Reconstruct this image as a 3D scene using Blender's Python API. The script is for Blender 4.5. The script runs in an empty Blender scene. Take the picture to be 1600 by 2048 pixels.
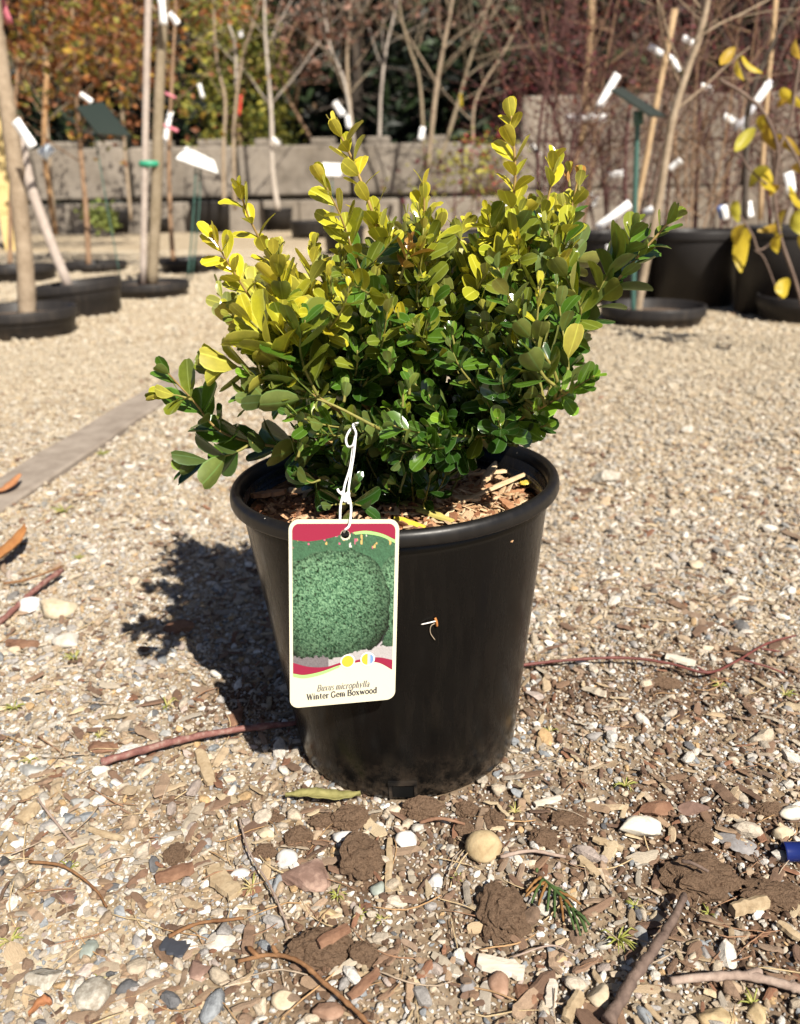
import bpy, bmesh, math, random
import numpy as np
from mathutils import Vector, Matrix

# ------------------------------------------------------------------ camera, light, exposure
SC = bpy.context.scene
COL = SC.collection
FPX, PITCH, ROLL, CAMH = 1660.0, 0.3663, math.radians(1.0), 0.4258     # pixels of a 1600 x 2048 frame
POT = (0.0030, 0.592)                                                  # pot axis on the ground
cam_d = bpy.data.cameras.new('camera')
cam = bpy.data.objects.new('camera', cam_d); COL.objects.link(cam)
Fw = Vector((0, math.cos(PITCH), -math.sin(PITCH))); Vw = Vector((0, math.sin(PITCH), math.cos(PITCH))); Xw = Vector((1, 0, 0))
cx_ = Xw*math.cos(ROLL) - Vw*math.sin(ROLL); cy_ = Xw*math.sin(ROLL) + Vw*math.cos(ROLL)
cam.matrix_world = Matrix(((cx_.x, cy_.x, -Fw.x, 0), (cx_.y, cy_.y, -Fw.y, 0), (cx_.z, cy_.z, -Fw.z, CAMH), (0, 0, 0, 1)))
cam_d.sensor_width = 36; cam_d.lens = FPX/2048*36
cam_d.clip_start = 0.02; cam_d.clip_end = 400
cam_d.dof.use_dof = True; cam_d.dof.focus_distance = 0.555; cam_d.dof.aperture_fstop = cam_d.lens/3.7
SC.camera = cam

SUNV = Vector((0.45, -0.85, 0.98)).normalized()                         # towards the sun
W = bpy.data.worlds.new('World'); SC.world = W; W.use_nodes = True
wn = W.node_tree; bg = wn.nodes['Background']
sky = wn.nodes.new('ShaderNodeTexSky'); sky.sky_type = 'NISHITA'; sky.sun_disc = False
sky.sun_elevation = math.asin(SUNV.z); sky.sun_rotation = math.atan2(SUNV.x, SUNV.y)
wn.links.new(sky.outputs[0], bg.inputs[0]); bg.inputs[1].default_value = 0.05; sky.air_density = 0.5; sky.dust_density = 0.9
sl = bpy.data.lights.new('sun', 'SUN'); sl.energy = 5.0; sl.angle = math.radians(0.53); sl.color = (1.0, 0.93, 0.82)
so = bpy.data.objects.new('sun', sl); COL.objects.link(so); so.rotation_euler = (-SUNV).to_track_quat('-Z', 'Y').to_euler()
so.location = (3, -4, 6)
SC.view_settings.view_transform = 'Standard'; SC.view_settings.look = 'None'
SC.view_settings.gamma = 1; SC.view_settings.use_curve_mapping = False
SC.view_settings.exposure = 0.93

# ------------------------------------------------------------------ helpers
def ray(u, v):
    xc = (u-800)/FPX; yc = -(v-1024)/FPX
    return cx_*xc + cy_*yc + Fw
def A(u, v, y):                      # the place seen at (u, v), y metres in front of the camera
    r = ray(u, v); return Vector((0, 0, CAMH)) + r*(y/r.y)
def G(u, v, z=0.0):                  # the same, on the ground
    r = ray(u, v); return Vector((0, 0, CAMH)) + r*((z-CAMH)/r.z)
def proj(P):
    d = Vector(P) - Vector((0, 0, CAMH)); w = d.dot(Fw)
    return 800 + FPX*d.dot(cx_)/w, 1024 - FPX*d.dot(cy_)/w, w
def ppm(P): return FPX/proj(P)[2]    # pixels per metre there

def _hash(ix, iy, iz):
    n = (ix.astype(np.int64)*374761393 + iy.astype(np.int64)*668265263 + iz.astype(np.int64)*2147483647) & 0xffffffff
    n = ((n ^ (n >> 13))*1274126177) & 0xffffffff
    n = ((n ^ (n >> 16))*2246822519) & 0xffffffff
    return ((n ^ (n >> 15)) & 0xffffff)/float(0xffffff)
def vnoise(P):
    P = np.asarray(P, float); I = np.floor(P).astype(np.int64); f = P-I; f = f*f*(3-2*f); r = 0
    for dx in (0, 1):
        for dy in (0, 1):
            for dz in (0, 1):
                w = (f[:, 0] if dx else 1-f[:, 0])*(f[:, 1] if dy else 1-f[:, 1])*(f[:, 2] if dz else 1-f[:, 2])
                r = r + w*_hash(I[:, 0]+dx, I[:, 1]+dy, I[:, 2]+dz)
    return r
def fbm(P, o=4):
    P = np.asarray(P, float); s = 0; a = .5
    for k in range(o): s = s + a*(vnoise(P*2**k + 17.3*k)-.5); a *= .5
    return s

def new_mesh(name, V, F, mats=(), smooth=True, midx=None):
    me = bpy.data.meshes.new(name)
    me.from_pydata([tuple(v) for v in V], [], [tuple(int(i) for i in f) for f in F])
    for m in mats: me.materials.append(m)
    if smooth: me.polygons.foreach_set('use_smooth', [True]*len(me.polygons))
    if midx is not None: me.polygons.foreach_set('material_index', [int(i) for i in midx])
    me.update(); return me
def obj(name, V, F, mats, parent=None, smooth=True, midx=None, origin=None):
    if not isinstance(mats, (list, tuple)): mats = [mats]
    V = np.asarray([tuple(v) for v in V], float)
    org = Vector((0, 0, 0))
    if parent is not None: org = parent_world(parent)
    elif origin is not None: org = Vector(origin)
    me = new_mesh(name, V-np.array(org), F, mats, smooth, midx)
    o = bpy.data.objects.new(name, me); COL.objects.link(o)
    if parent is not None: o.parent = parent
    else: o.location = org
    return o
def parent_world(p):
    w = Vector(p.location)
    while p.parent is not None: p = p.parent; w = w + Vector(p.location)
    return w
def tag(o, label=None, cat=None, group=None, kind=None):
    for k, v in (('label', label), ('category', cat), ('group', group), ('kind', kind)):
        if v: o[k] = v
    return o
def thing(name, loc, label, cat, group=None):
    o = bpy.data.objects.new(name, None); COL.objects.link(o); o.location = loc; o.empty_display_size = .05
    return tag(o, label, cat, group)

class MB:                            # collects shapes for one mesh
    def __init__(s): s.V = []; s.F = []; s.M = []; s.n = 0
    def add(s, V, F, m=0):
        V = [tuple(v) for v in V]; k = s.n
        s.V += V; s.F += [tuple(i+k for i in f) for f in F]; s.M += [m]*len(F); s.n += len(V); return s
    def obj(s, name, mats, parent=None, smooth=True, origin=None):
        return obj(name, s.V, s.F, mats, parent, smooth, s.M, origin)
def tube(P, R, n=6, caps=True):
    P = [Vector(p) for p in P]; m = len(P)
    if not isinstance(R, (list, tuple, np.ndarray)): R = [R]*m
    V = []; F = []; t0 = (P[1]-P[0]).normalized()
    a = t0.orthogonal().normalized()
    for i in range(m):
        t = (P[min(i+1, m-1)]-P[max(i-1, 0)]).normalized()
        a = (a - t*a.dot(t)); a = a.normalized() if a.length > 1e-9 else t.orthogonal().normalized()
        b = t.cross(a)
        for k in range(n):
            an = 2*math.pi*k/n; V.append(P[i] + (a*math.cos(an)+b*math.sin(an))*R[i])
    for i in range(m-1):
        for k in range(n):
            F.append((i*n+k, i*n+(k+1) % n, (i+1)*n+(k+1) % n, (i+1)*n+k))
    if caps: F.append(tuple(range(n-1, -1, -1))); F.append(tuple((m-1)*n+k for k in range(n)))
    return V, F
def smooth_path(P, per=6):
    P = [Vector(p) for p in P]; out = []
    Q = [P[0]*2-P[1]] + P + [P[-1]*2-P[-2]]
    for i in range(1, len(Q)-2):
        for k in range(per):
            t = k/per; a, b, c, d = Q[i-1], Q[i], Q[i+1], Q[i+2]
            out.append(.5*((2*b) + (c-a)*t + (2*a-5*b+4*c-d)*t*t + (3*b-a-3*c+d)*t**3))
    out.append(P[-1]); return out
def lathe(prof, n=64, cx=0, cy=0, z0=0, close=False):
    V = []; F = []; m = len(prof)
    for (r, z) in prof:
        for k in range(n):
            a = 2*math.pi*k/n; V.append((cx+r*math.cos(a), cy+r*math.sin(a), z0+z))
    for i in range(m-1 if not close else m):
        j = (i+1) % m
        for k in range(n): F.append((i*n+k, i*n+(k+1) % n, j*n+(k+1) % n, j*n+k))
    return V, F
def box(c, s, rz=0, rx=0, ry=0):
    M = Matrix.Rotation(rz, 3, 'Z') @ Matrix.Rotation(ry, 3, 'Y') @ Matrix.Rotation(rx, 3, 'X')
    V = [Vector(c) + M @ Vector((sx*s[0]/2, sy*s[1]/2, sz*s[2]/2)) for sx in (-1, 1) for sy in (-1, 1) for sz in (-1, 1)]
    F = [(0, 1, 3, 2), (4, 6, 7, 5), (0, 4, 5, 1), (2, 3, 7, 6), (0, 2, 6, 4), (1, 5, 7, 3)]
    return V, F
def ico(sub):
    bm = bmesh.new(); bmesh.ops.create_icosphere(bm, subdivisions=sub, radius=1)
    V = np.array([v.co[:] for v in bm.verts]); F = [tuple(v.index for v in f.verts) for f in bm.faces]; bm.free(); return V, F
ICO = {k: ico(k) for k in (1, 2, 3, 4)}

# materials ---------------------------------------------------------
def mat(name, col=(.5, .5, .5), rough=.7, spec=.5):
    m = bpy.data.materials.new(name); m.use_nodes = True
    b = m.node_tree.nodes['Principled BSDF']
    b.inputs['Base Color'].default_value = (*col, 1); b.inputs['Roughness'].default_value = rough
    b.inputs['Specular IOR Level'].default_value = spec
    return m
class NT:
    def __init__(s, m): s.m = m; s.t = m.node_tree; s.b = s.t.nodes['Principled BSDF']; s.out = s.t.nodes['Material Output']
    def n(s, typ, **kw):
        x = s.t.nodes.new(typ)
        for k, v in kw.items(): setattr(x, k, v)
        return x
    def l(s, a, b): s.t.links.new(a, b)
    def coord(s, which='Object', scale=(1, 1, 1)):
        c = s.n('ShaderNodeTexCoord'); mp = s.n('ShaderNodeMapping'); mp.inputs['Scale'].default_value = scale
        s.l(c.outputs[which], mp.inputs[0]); return mp.outputs[0]
    def noise(s, vec, scale, detail=4, rough=.6):
        x = s.n('ShaderNodeTexNoise'); x.inputs['Scale'].default_value = scale; x.inputs['Detail'].default_value = detail
        x.inputs['Roughness'].default_value = rough; s.l(vec, x.inputs['Vector']); return x.outputs['Fac']
    def voro(s, vec, scale, feature='F1'):
        x = s.n('ShaderNodeTexVoronoi', feature=feature); x.inputs['Scale'].default_value = scale; s.l(vec, x.inputs['Vector']); return x
    def ramp(s, fac, stops, interp='LINEAR'):
        r = s.n('ShaderNodeValToRGB'); r.color_ramp.interpolation = interp; e = r.color_ramp.elements
        while len(e) < len(stops): e.new(.5)
        for i, (p, c) in enumerate(stops):
            e[i].position = p; e[i].color = (*c, 1) if not isinstance(c, (int, float)) else (c, c, c, 1)
        s.l(fac, r.inputs[0]); return r.outputs[0]
    def mix(s, fac, a, b, mode='MIX'):
        x = s.n('ShaderNodeMix', data_type='RGBA', blend_type=mode)
        for i, v in ((0, fac), (6, a), (7, b)):
            if isinstance(v, (int, float)): x.inputs[i].default_value = v
            elif isinstance(v, tuple): x.inputs[i].default_value = (*v, 1)
            else: s.l(v, x.inputs[i])
        return x.outputs[2]
    def bump(s, h, strength=.3, dist=.002):
        x = s.n('ShaderNodeBump'); x.inputs['Strength'].default_value = strength; x.inputs['Distance'].default_value = dist
        s.l(h, x.inputs['Height']); s.l(x.outputs[0], s.b.inputs['Normal'])
    def base(s, c): s.l(c, s.b.inputs['Base Color'])

def rough_mat(name, c1, c2, scale, rough=.8, bs=.4, bd=.002, c3=None, stretch=(1, 1, 1), spec=.3):
    m = mat(name, c1, rough, spec); t = NT(m); v = t.coord('Object', stretch); f = t.noise(v, scale, 6, .65)
    st = [(.32, c1), (.68, c2)] if c3 is None else [(.3, c1), (.5, c2), (.7, c3)]
    t.base(t.ramp(f, st)); t.bump(t.noise(v, scale*3, 5, .7), bs, bd); return m

def tint_mat(name, rough=.75, grain=90.0, spec=.3, wood=False):
    m = mat(name, (.5, .5, .5), rough, spec); t = NT(m)
    a = t.n('ShaderNodeAttribute', attribute_type='INSTANCER', attribute_name='tint')
    v = t.coord('Object', (1, 8, 8) if wood else (1, 1, 1)); f = t.noise(v, 2.2 if not wood else 1.5, 5, .7)
    c = t.mix(1.0, a.outputs['Color'], t.ramp(f, [(.3, .62), (.5, 1.0), (.72, 1.28)]), 'MULTIPLY')
    t.base(c); t.bump(t.noise(v, 5.0, 4, .7), .35, .15); return m
# ------------------------------------------------------------------ ground
rng = np.random.default_rng(7); random.seed(7)
SOIL = [(820, 1660, .10, .9), (680, 1760, .07, .8), (980, 1880, .08, .9), (1150, 1640, .07, .7), (1420, 1740, .10, 1.0), (1560, 1860, .08, 1.0),
        (1350, 1390, .09, .8), (1150, 1400, .07, .8), (1550, 1380, .10, .8), (640, 1930, .06, .8), (440, 1400, .07, .7), (420, 1590, .06, .6), (1450, 1940, .06, .6),
        (722, 1760, .035, 1), (600, 1700, .03, 1), (640, 1945, .05, 1), (724, 1945, .03, 1), (846, 1650, .035, 1), (930, 1660, .03, 1), (1006, 1870, .04, 1), (1086, 1705, .03, 1), (1138, 1655, .035, 1), (1404, 1785, .06, 1), (1540, 1810, .06, 1), (1396, 1685, .03, 1), (1464, 1635, .03, 1), (1540, 1630, .03, .9), (990, 1660, .03, 1), (700, 1880, .07, .6), (1280, 1310, .09, .5), (520, 1560, .07, .6)]
SOILP = [(G(u, v).x, G(u, v).y, r*1.2, a) for u, v, r, a in SOIL]
def soil(x, y):
    s = 0.0*x
    for (a, b, r, k) in SOILP: s = np.maximum(s, k*np.exp(-((x-a)**2+(y-b)**2)/(r*r)))
    nz = fbm(np.stack([x*14, y*14, 0*x+3.1], 1), 4)
    return np.clip(s + nz*1.1*(s > .05) + np.clip(fbm(np.stack([x*5, y*5, 0*x+9.7], 1), 3)*1.6-.22, 0, .5), 0, 1)
def gz(x, y):
    x = np.atleast_1d(np.asarray(x, float)); y = np.atleast_1d(np.asarray(y, float))
    d = np.hypot(x-POT[0], y-POT[1]); k = np.clip((d-.09)/.06, 0, 1)
    z = .016*fbm(np.stack([x*5, y*5, 0*x], 1), 4) + .006*fbm(np.stack([x*40, y*40, 0*x+5], 1), 2)
    return z*k - .001
def gz1(x, y): return float(gz([x], [y])[0])
def gp(u, v, dz=0.0):
    p = G(u, v); return Vector((p.x, p.y, gz1(p.x, p.y)+dz))

def graded(lo, hi, a, b, step, grow):
    mid = list(np.arange(a, b+1e-6, step)); s = step; x = b
    while x < hi: s *= grow; x += s; mid.append(x)
    s = step; x = a; left = []
    while x > lo: s *= grow; x -= s; left.append(x)
    return np.array(left[::-1]+mid)
gx = graded(-70, 70, -.75, .75, .0075, 1.09); gy = graded(-40, 90, .15, 1.3, .0065, 1.045)
X, Y = np.meshgrid(gx, gy); nx, ny = len(gx), len(gy)
xf, yf = X.ravel(), Y.ravel()
V = np.stack([xf, yf, gz(xf, yf)], 1); i0 = (np.arange(ny-1)[:, None]*nx+np.arange(nx-1)[None]).ravel()
F = np.stack([i0, i0+1, i0+nx+1, i0+nx], 1)
m = mat('gravelly_earth', (.3, .22, .14), .92, .2); t = NT(m)
at_ = t.n('ShaderNodeAttribute', attribute_type='GEOMETRY', attribute_name='soil')
v = t.coord('Object')
vo = t.voro(v, 170); vo2 = t.voro(v, 75)
grain = t.ramp(vo.outputs['Color'], [(.0, (.12, .08, .05)), (.25, (.26, .195, .12)), (.5, (.37, .30, .21)), (.75, (.45, .38, .28)), (1, (.26, .23, .195))])
grain2 = t.ramp(vo2.outputs['Color'], [(.0, (.18, .125, .075)), (.3, (.36, .28, .18)), (.55, (.43, .355, .25)), (.8, (.49, .43, .33)), (1, (.29, .26, .21))])
g = t.mix(.5, grain, grain2)
g = t.mix(1.0, g, t.ramp(t.noise(v, 3.0, 5, .65), [(.3, (.72, .68, .62)), (.55, (1.0, 1.0, 1.0)), (.75, (1.15, 1.12, 1.05))]), 'MULTIPLY')
so_c = t.ramp(t.noise(v, 160, 5, .75), [(.3, (.045, .025, .015)), (.55, (.12, .075, .047)), (.75, (.23, .16, .105))])
t.base(t.mix(at_.outputs['Fac'], g, so_c))
h_ = t.mix(.5, t.noise(v, 240, 4, .7), vo.outputs['Distance'])
t.bump(h_, .6, .004)
ground = obj('ground', V, F, m); tag(ground, kind='structure')
sa = ground.data.attributes.new('soil', 'FLOAT', 'POINT'); sa.data.foreach_set('value', soil(xf, yf).astype(np.float32))

# ------------------------------------------------------------------ gravel, chips and litter: instanced by geometry nodes
def scatter(name, variants, P, rot, scl, idx, tint):
    me = bpy.data.meshes.new(name); me.from_pydata([tuple(p) for p in P], [], [])
    a = me.attributes.new('rot', 'FLOAT_VECTOR', 'POINT'); a.data.foreach_set('vector', np.asarray(rot, np.float32).ravel())
    a = me.attributes.new('scl', 'FLOAT_VECTOR', 'POINT'); a.data.foreach_set('vector', np.asarray(scl, np.float32).ravel())
    a = me.attributes.new('idx', 'INT', 'POINT'); a.data.foreach_set('value', np.asarray(idx, np.int32))
    a = me.attributes.new('tint', 'FLOAT_COLOR', 'POINT'); a.data.foreach_set('color', np.c_[np.asarray(tint), np.ones(len(P))].astype(np.float32).ravel())
    o = bpy.data.objects.new(name, me); COL.objects.link(o)
    c = bpy.data.collections.new(name+'_shapes')
    for k, (me2) in enumerate(variants):
        c.objects.link(bpy.data.objects.new('%s_shape_%02d' % (name, k), me2))
    ng = bpy.data.node_groups.new(name+'_scatter', 'GeometryNodeTree')
    ng.interface.new_socket('Geometry', in_out='INPUT', socket_type='NodeSocketGeometry')
    ng.interface.new_socket('Geometry', in_out='OUTPUT', socket_type='NodeSocketGeometry')
    N = ng.nodes.new; L = ng.links.new
    gi = N('NodeGroupInput'); go = N('NodeGroupOutput'); ip = N('GeometryNodeInstanceOnPoints'); ci = N('GeometryNodeCollectionInfo')
    ci.inputs['Collection'].default_value = c; ci.inputs['Separate Children'].default_value = True; ci.inputs['Reset Children'].default_value = True
    def at(nm, ty): x = N('GeometryNodeInputNamedAttribute'); x.data_type = ty; x.inputs['Name'].default_value = nm; return x.outputs[0]
    L(gi.outputs[0], ip.inputs['Points']); L(ci.outputs[0], ip.inputs['Instance']); ip.inputs['Pick Instance'].default_value = True
    L(at('idx', 'INT'), ip.inputs['Instance Index']); L(at('rot', 'FLOAT_VECTOR'), ip.inputs['Rotation']); L(at('scl', 'FLOAT_VECTOR'), ip.inputs['Scale'])
    L(ip.outputs[0], go.inputs[0])
    md = o.modifiers.new('scatter', 'NODES'); md.node_group = ng
    return tag(o, kind='stuff')

def stone_shape(seed, sub=2, cuts=7, flat=.75, bumpy=.12):
    r = np.random.default_rng(seed); V, F = ICO[sub]; V = V.copy()
    for k in range(cuts):
        nrm = r.normal(size=3); nrm /= np.linalg.norm(nrm); d = r.uniform(.45, .82)
        s = V @ nrm; V = V - np.clip(s-d, 0, None)[:, None]*nrm
    V = V/np.abs(V).max(); V = V*(1+bumpy*2*fbm(V*1.6+seed*3.7, 3)+bumpy*.6*fbm(V*6+seed, 2))[:, None]
    V = V*np.array([1, r.uniform(.7, .95), flat*r.uniform(.8, 1.1)]); return V, F
def chip_shape(seed):
    r = np.random.default_rng(seed); n = 6; V = []; sk = r.normal()
    for i in range(n):
        s = -1+2*i/(n-1); w = (1-abs(s)**5*r.uniform(.1, .7))*r.uniform(.85, 1.05); yo = r.normal()*.06; zo = .2*r.normal(); th = .5*r.uniform(.6, 1.2)
        for (a, b) in ((-1, -.6), (-.5, -1), (.6, -.9), (1, .3), (.3, 1), (-.7, .8)):
            V.append((s*(1+.12*a*sk)+r.normal()*.05, (a*w+yo)*1.0, (b*th+zo)))
    k = 6; F = [(i*k+j, i*k+(j+1) % k, (i+1)*k+(j+1) % k, (i+1)*k+j) for i in range(n-1) for j in range(k)]
    F += [tuple(range(k-1, -1, -1)), tuple((n-1)*k+j for j in range(k))]
    return np.array(V), F
def lump_shape(seed, sub=3, amp=.55):
    V, F = ICO[sub]; V = V*(1+amp*fbm(V*1.7+seed*5.1, 5)*1.6)[:, None]; return V*np.array([1, .9, .72]), F

M_PEB = tint_mat('pebble_stone', .8); M_CHIP = tint_mat('bark_chip', .85, wood=True); M_LUMP = tint_mat('earth_crumb', .95)
PAL = np.array([(.58, .55, .50), (.48, .44, .38), (.41, .345, .265), (.43, .35, .25), (.29, .27, .255), (.21, .225, .24), (.32, .23, .145), (.19, .12, .075), (.10, .10, .105), (.42, .27, .12), (.36, .29, .25)])
PPR = np.array([.13, .14, .16, .13, .11, .05, .13, .08, .03, .03, .05])
def field(y0, y1, spacing, jitter=.5, margin=.25, k=.56):
    out = []; y = y0
    while y < y1:
        hw = k*y+margin; xs = np.arange(-hw, hw, spacing); n = len(xs)
        out.append(np.stack([xs+rng.uniform(-jitter, jitter, n)*spacing, y+rng.uniform(-jitter, jitter, n)*spacing], 1)); y += spacing
    return np.concatenate(out)
PAL = (PAL*.86+PAL.mean(1)[:, None]*.14)*1.1
def clear_of_pot(P, r=.087): return np.hypot(P[:, 0]-POT[0], P[:, 1]-POT[1]) > r
PLANK = [G(0, 959), G(262, 782), G(440, 690), G(420, 752), G(337, 806), G(131, 947), G(0, 1040)]
PA, PB = PLANK[0]*.5+PLANK[6]*.5, PLANK[2]*.5+PLANK[3]*.5
def off_plank(P):
    d = np.array([PB.x-PA.x, PB.y-PA.y]); L = np.hypot(*d); d /= L; q = P-np.array([PA.x, PA.y])
    s = q @ d; w = q @ np.array([-d[1], d[0]])
    return ~((np.abs(w) < .030+.012*np.sin(s*37)+.008*np.sin(s*91)) & (rng.random(len(P)) > .012) & (s > -.8) & (s < L))
def lay(P, rmed, sig, rmax, sink=.35, soilkeep=.22):
    P = P[clear_of_pot(P) & off_plank(P)]; s = soil(P[:, 0], P[:, 1]); bare = np.clip(vnoise(np.stack([P[:, 0]*3.3, P[:, 1]*2.1, 0*P[:, 0]+21.5], 1))*2.4-1.25, 0, .6)*(P[:, 1] > .62); P = P[rng.random(len(P)) > np.maximum(s*(1-soilkeep), bare)]
    r = np.minimum(rmed*np.exp(rng.normal(size=len(P))*sig), rmax); z = gz(P[:, 0], P[:, 1])+r*sink
    return np.c_[P, z], r
sets = []
sets.append(lay(field(.20, 1.15, .0051), .0021, .50, .0085))
sets.append(lay(field(.20, 1.1, .0034), .0011, .35, .003, .6, .8))
sets.append(lay(field(1.15, 2.6, .0074), .0031, .42, .009))
sets.append(lay(field(2.6, 7.5, .021), .0070, .40, .018, .0))
P = np.concatenate([a for a, b in sets]); r = np.concatenate([b for a, b in sets]); n = len(P)
far = np.clip((P[:, 1]-.6)/1.5, 0, 1)
tint = PAL[rng.choice(len(PAL), n, p=PPR/PPR.sum())]*rng.uniform(.75, 1.12, n)[:, None]
tint = tint*(1-.78*far[:, None]) + np.array([.42, .355, .255])*.78*far[:, None]
scatter('gravel', [new_mesh('pebble', *stone_shape(k, 2, 6+k % 5, .8), [M_PEB], smooth=k % 3 == 0) for k in range(14)], P,
        rng.uniform(-.5, .5, (n, 3))*np.array([1, 1, 0])+np.c_[np.zeros(n), np.zeros(n), rng.uniform(0, 6.28, n)],
        r[:, None]*np.stack([rng.uniform(.9, 1.5, n), rng.uniform(.8, 1.1, n), rng.uniform(.7, 1.05, n)], 1), rng.integers(0, 14, n), tint)

# chips of bark and wood lying among the gravel
def litter(nm, n_, y0, y1, l0, l1, palette, ws, hs, pw=1.7, shapes=None, tilt=.18):
    yy = y0+(y1-y0)*rng.random(n_)**pw; hw = .56*yy+.2; xx = rng.uniform(-1, 1, n_)*hw
    Pq = np.stack([xx, yy], 1); Pq = Pq[clear_of_pot(Pq, .1) & off_plank(Pq)]; nn = len(Pq)
    ln = rng.uniform(l0, l1, nn)*np.exp(rng.normal(size=nn)*.25); w = ln*rng.uniform(*ws, nn); hh = np.minimum(w*.5, rng.uniform(*hs, nn))
    z = gz(Pq[:, 0], Pq[:, 1])+.0028+hh*.4
    pal = np.array(palette); tn = pal[rng.integers(0, len(pal), nn)]*rng.uniform(.75, 1.2, nn)[:, None]
    rt = np.c_[rng.normal(size=nn)*tilt, rng.normal(size=nn)*tilt*.8, rng.uniform(0, 6.28, nn)]
    return scatter(nm, shapes, np.c_[Pq, z], rt, np.stack([ln, w, hh], 1), rng.integers(0, len(shapes), nn), tn)
CH = [new_mesh('chip', *chip_shape(k), [M_CHIP], smooth=False) for k in range(10)]
litter('bark_litter', 9500, .22, 3.2, .0026, .0068, [(.20, .125, .08), (.27, .185, .12), (.36, .27, .17), (.42, .34, .25), (.31, .27, .22), (.20, .10, .06), (.13, .08, .055), (.44, .35, .23), (.24, .17, .12)], (.2, .48), (.0005, .0018), 1.5, CH)
litter('bark_chunks', 900, .24, 1.5, .006, .0105, [(.19, .12, .08), (.27, .19, .13), (.38, .29, .19), (.42, .36, .28), (.15, .09, .06)], (.24, .45), (.001, .0026), 1.3, CH)
def needle_shape(seed):
    r = np.random.default_rng(seed); c = r.uniform(-.3, .3); P_ = [(s, c*(1-s*s)+r.normal()*.015, .05*math.sin(s*3+seed)) for s in np.linspace(-1, 1, 7)]
    Vn, Fn = tube(P_, [.02, .024, .024, .024, .022, .018, .01], 4); return [tuple(q) for q in Vn], Fn
ND = [new_mesh('needle', *needle_shape(k), [M_CHIP]) for k in range(8)]
def needles(n_):
    yy = .22+1.6*rng.random(n_)**1.5; xx = rng.uniform(-1, 1, n_)*(.56*yy+.15); Pq = np.stack([xx, yy], 1); Pq = Pq[clear_of_pot(Pq, .1)]; nn = len(Pq)
    ln = rng.uniform(.007, .024, nn); tn = np.array([(.42, .26, .13), (.3, .17, .1), (.5, .38, .22), (.38, .30, .22)])[rng.integers(0, 4, nn)]
    scatter('needle_litter', ND, np.c_[Pq, gz(Pq[:, 0], Pq[:, 1])+.0045], np.c_[rng.normal(size=nn)*.08, rng.normal(size=nn)*.1, rng.uniform(0, 6.28, nn)],
            np.stack([ln, ln, ln], 1), rng.integers(0, 8, nn), tn)
needles(1100)
# crumbs of dark earth where the soil shows
q = field(.25, 1.2, .0044); q = q[clear_of_pot(q)]; s = soil(q[:, 0], q[:, 1]); q = q[rng.random(len(q)) < np.clip(s*1.1-.25, 0, 1)]; n = len(q)
r = np.minimum(.00105*np.exp(rng.normal(size=n)*.6), .0030)
scatter('earth_crumbs', [new_mesh('crumb', *lump_shape(k, 2), [M_LUMP], smooth=False) for k in range(6)], np.c_[q, gz(q[:, 0], q[:, 1])+r*.5], rng.uniform(0, 6.28, (n, 3)),
        np.stack([r, r, r], 1), rng.integers(0, 6, n), np.array([(.11, .066, .042)])*rng.uniform(.6, 1.6, n)[:, None])

# grey edging board let into the ground on the left
dirv = (PB-PA).normalized(); side = Vector((-dirv.y, dirv.x, 0)); Lb = (PB-PA).length
M_BOARD = rough_mat('weathered_board', (.19, .155, .125), (.31, .265, .22), 22, .9, .45, .004, stretch=(1, 1, 1), spec=.2)
bmB = MB(); N_ = 40
prof = [(-.043, -.03), (-.043, .006), (-.040, .009), (.040, .009), (.043, .006), (.043, -.03)]
Vb = []
for i in range(N_+1):
    c = PA+dirv*(-.8+(Lb+.8)*i/N_); w_ = .0012*math.sin(i*1.3)
    for (a, b) in prof: Vb.append(c+side*(a+w_)+Vector((0, 0, b+.0008*math.sin(i*.9+a*40))))
k = len(prof); Fb = [(i*k+j, i*k+j+1, (i+1)*k+j+1, (i+1)*k+j) for i in range(N_) for j in range(k-1)]+[tuple(range(k)), tuple(N_*k+j for j in range(k))[::-1]]
edging = obj('edging_board', Vb, Fb, M_BOARD, origin=PA, smooth=False)
tag(edging, 'weathered grey board sunk flush in the gravel at the left of the picture', 'edging board')
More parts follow.
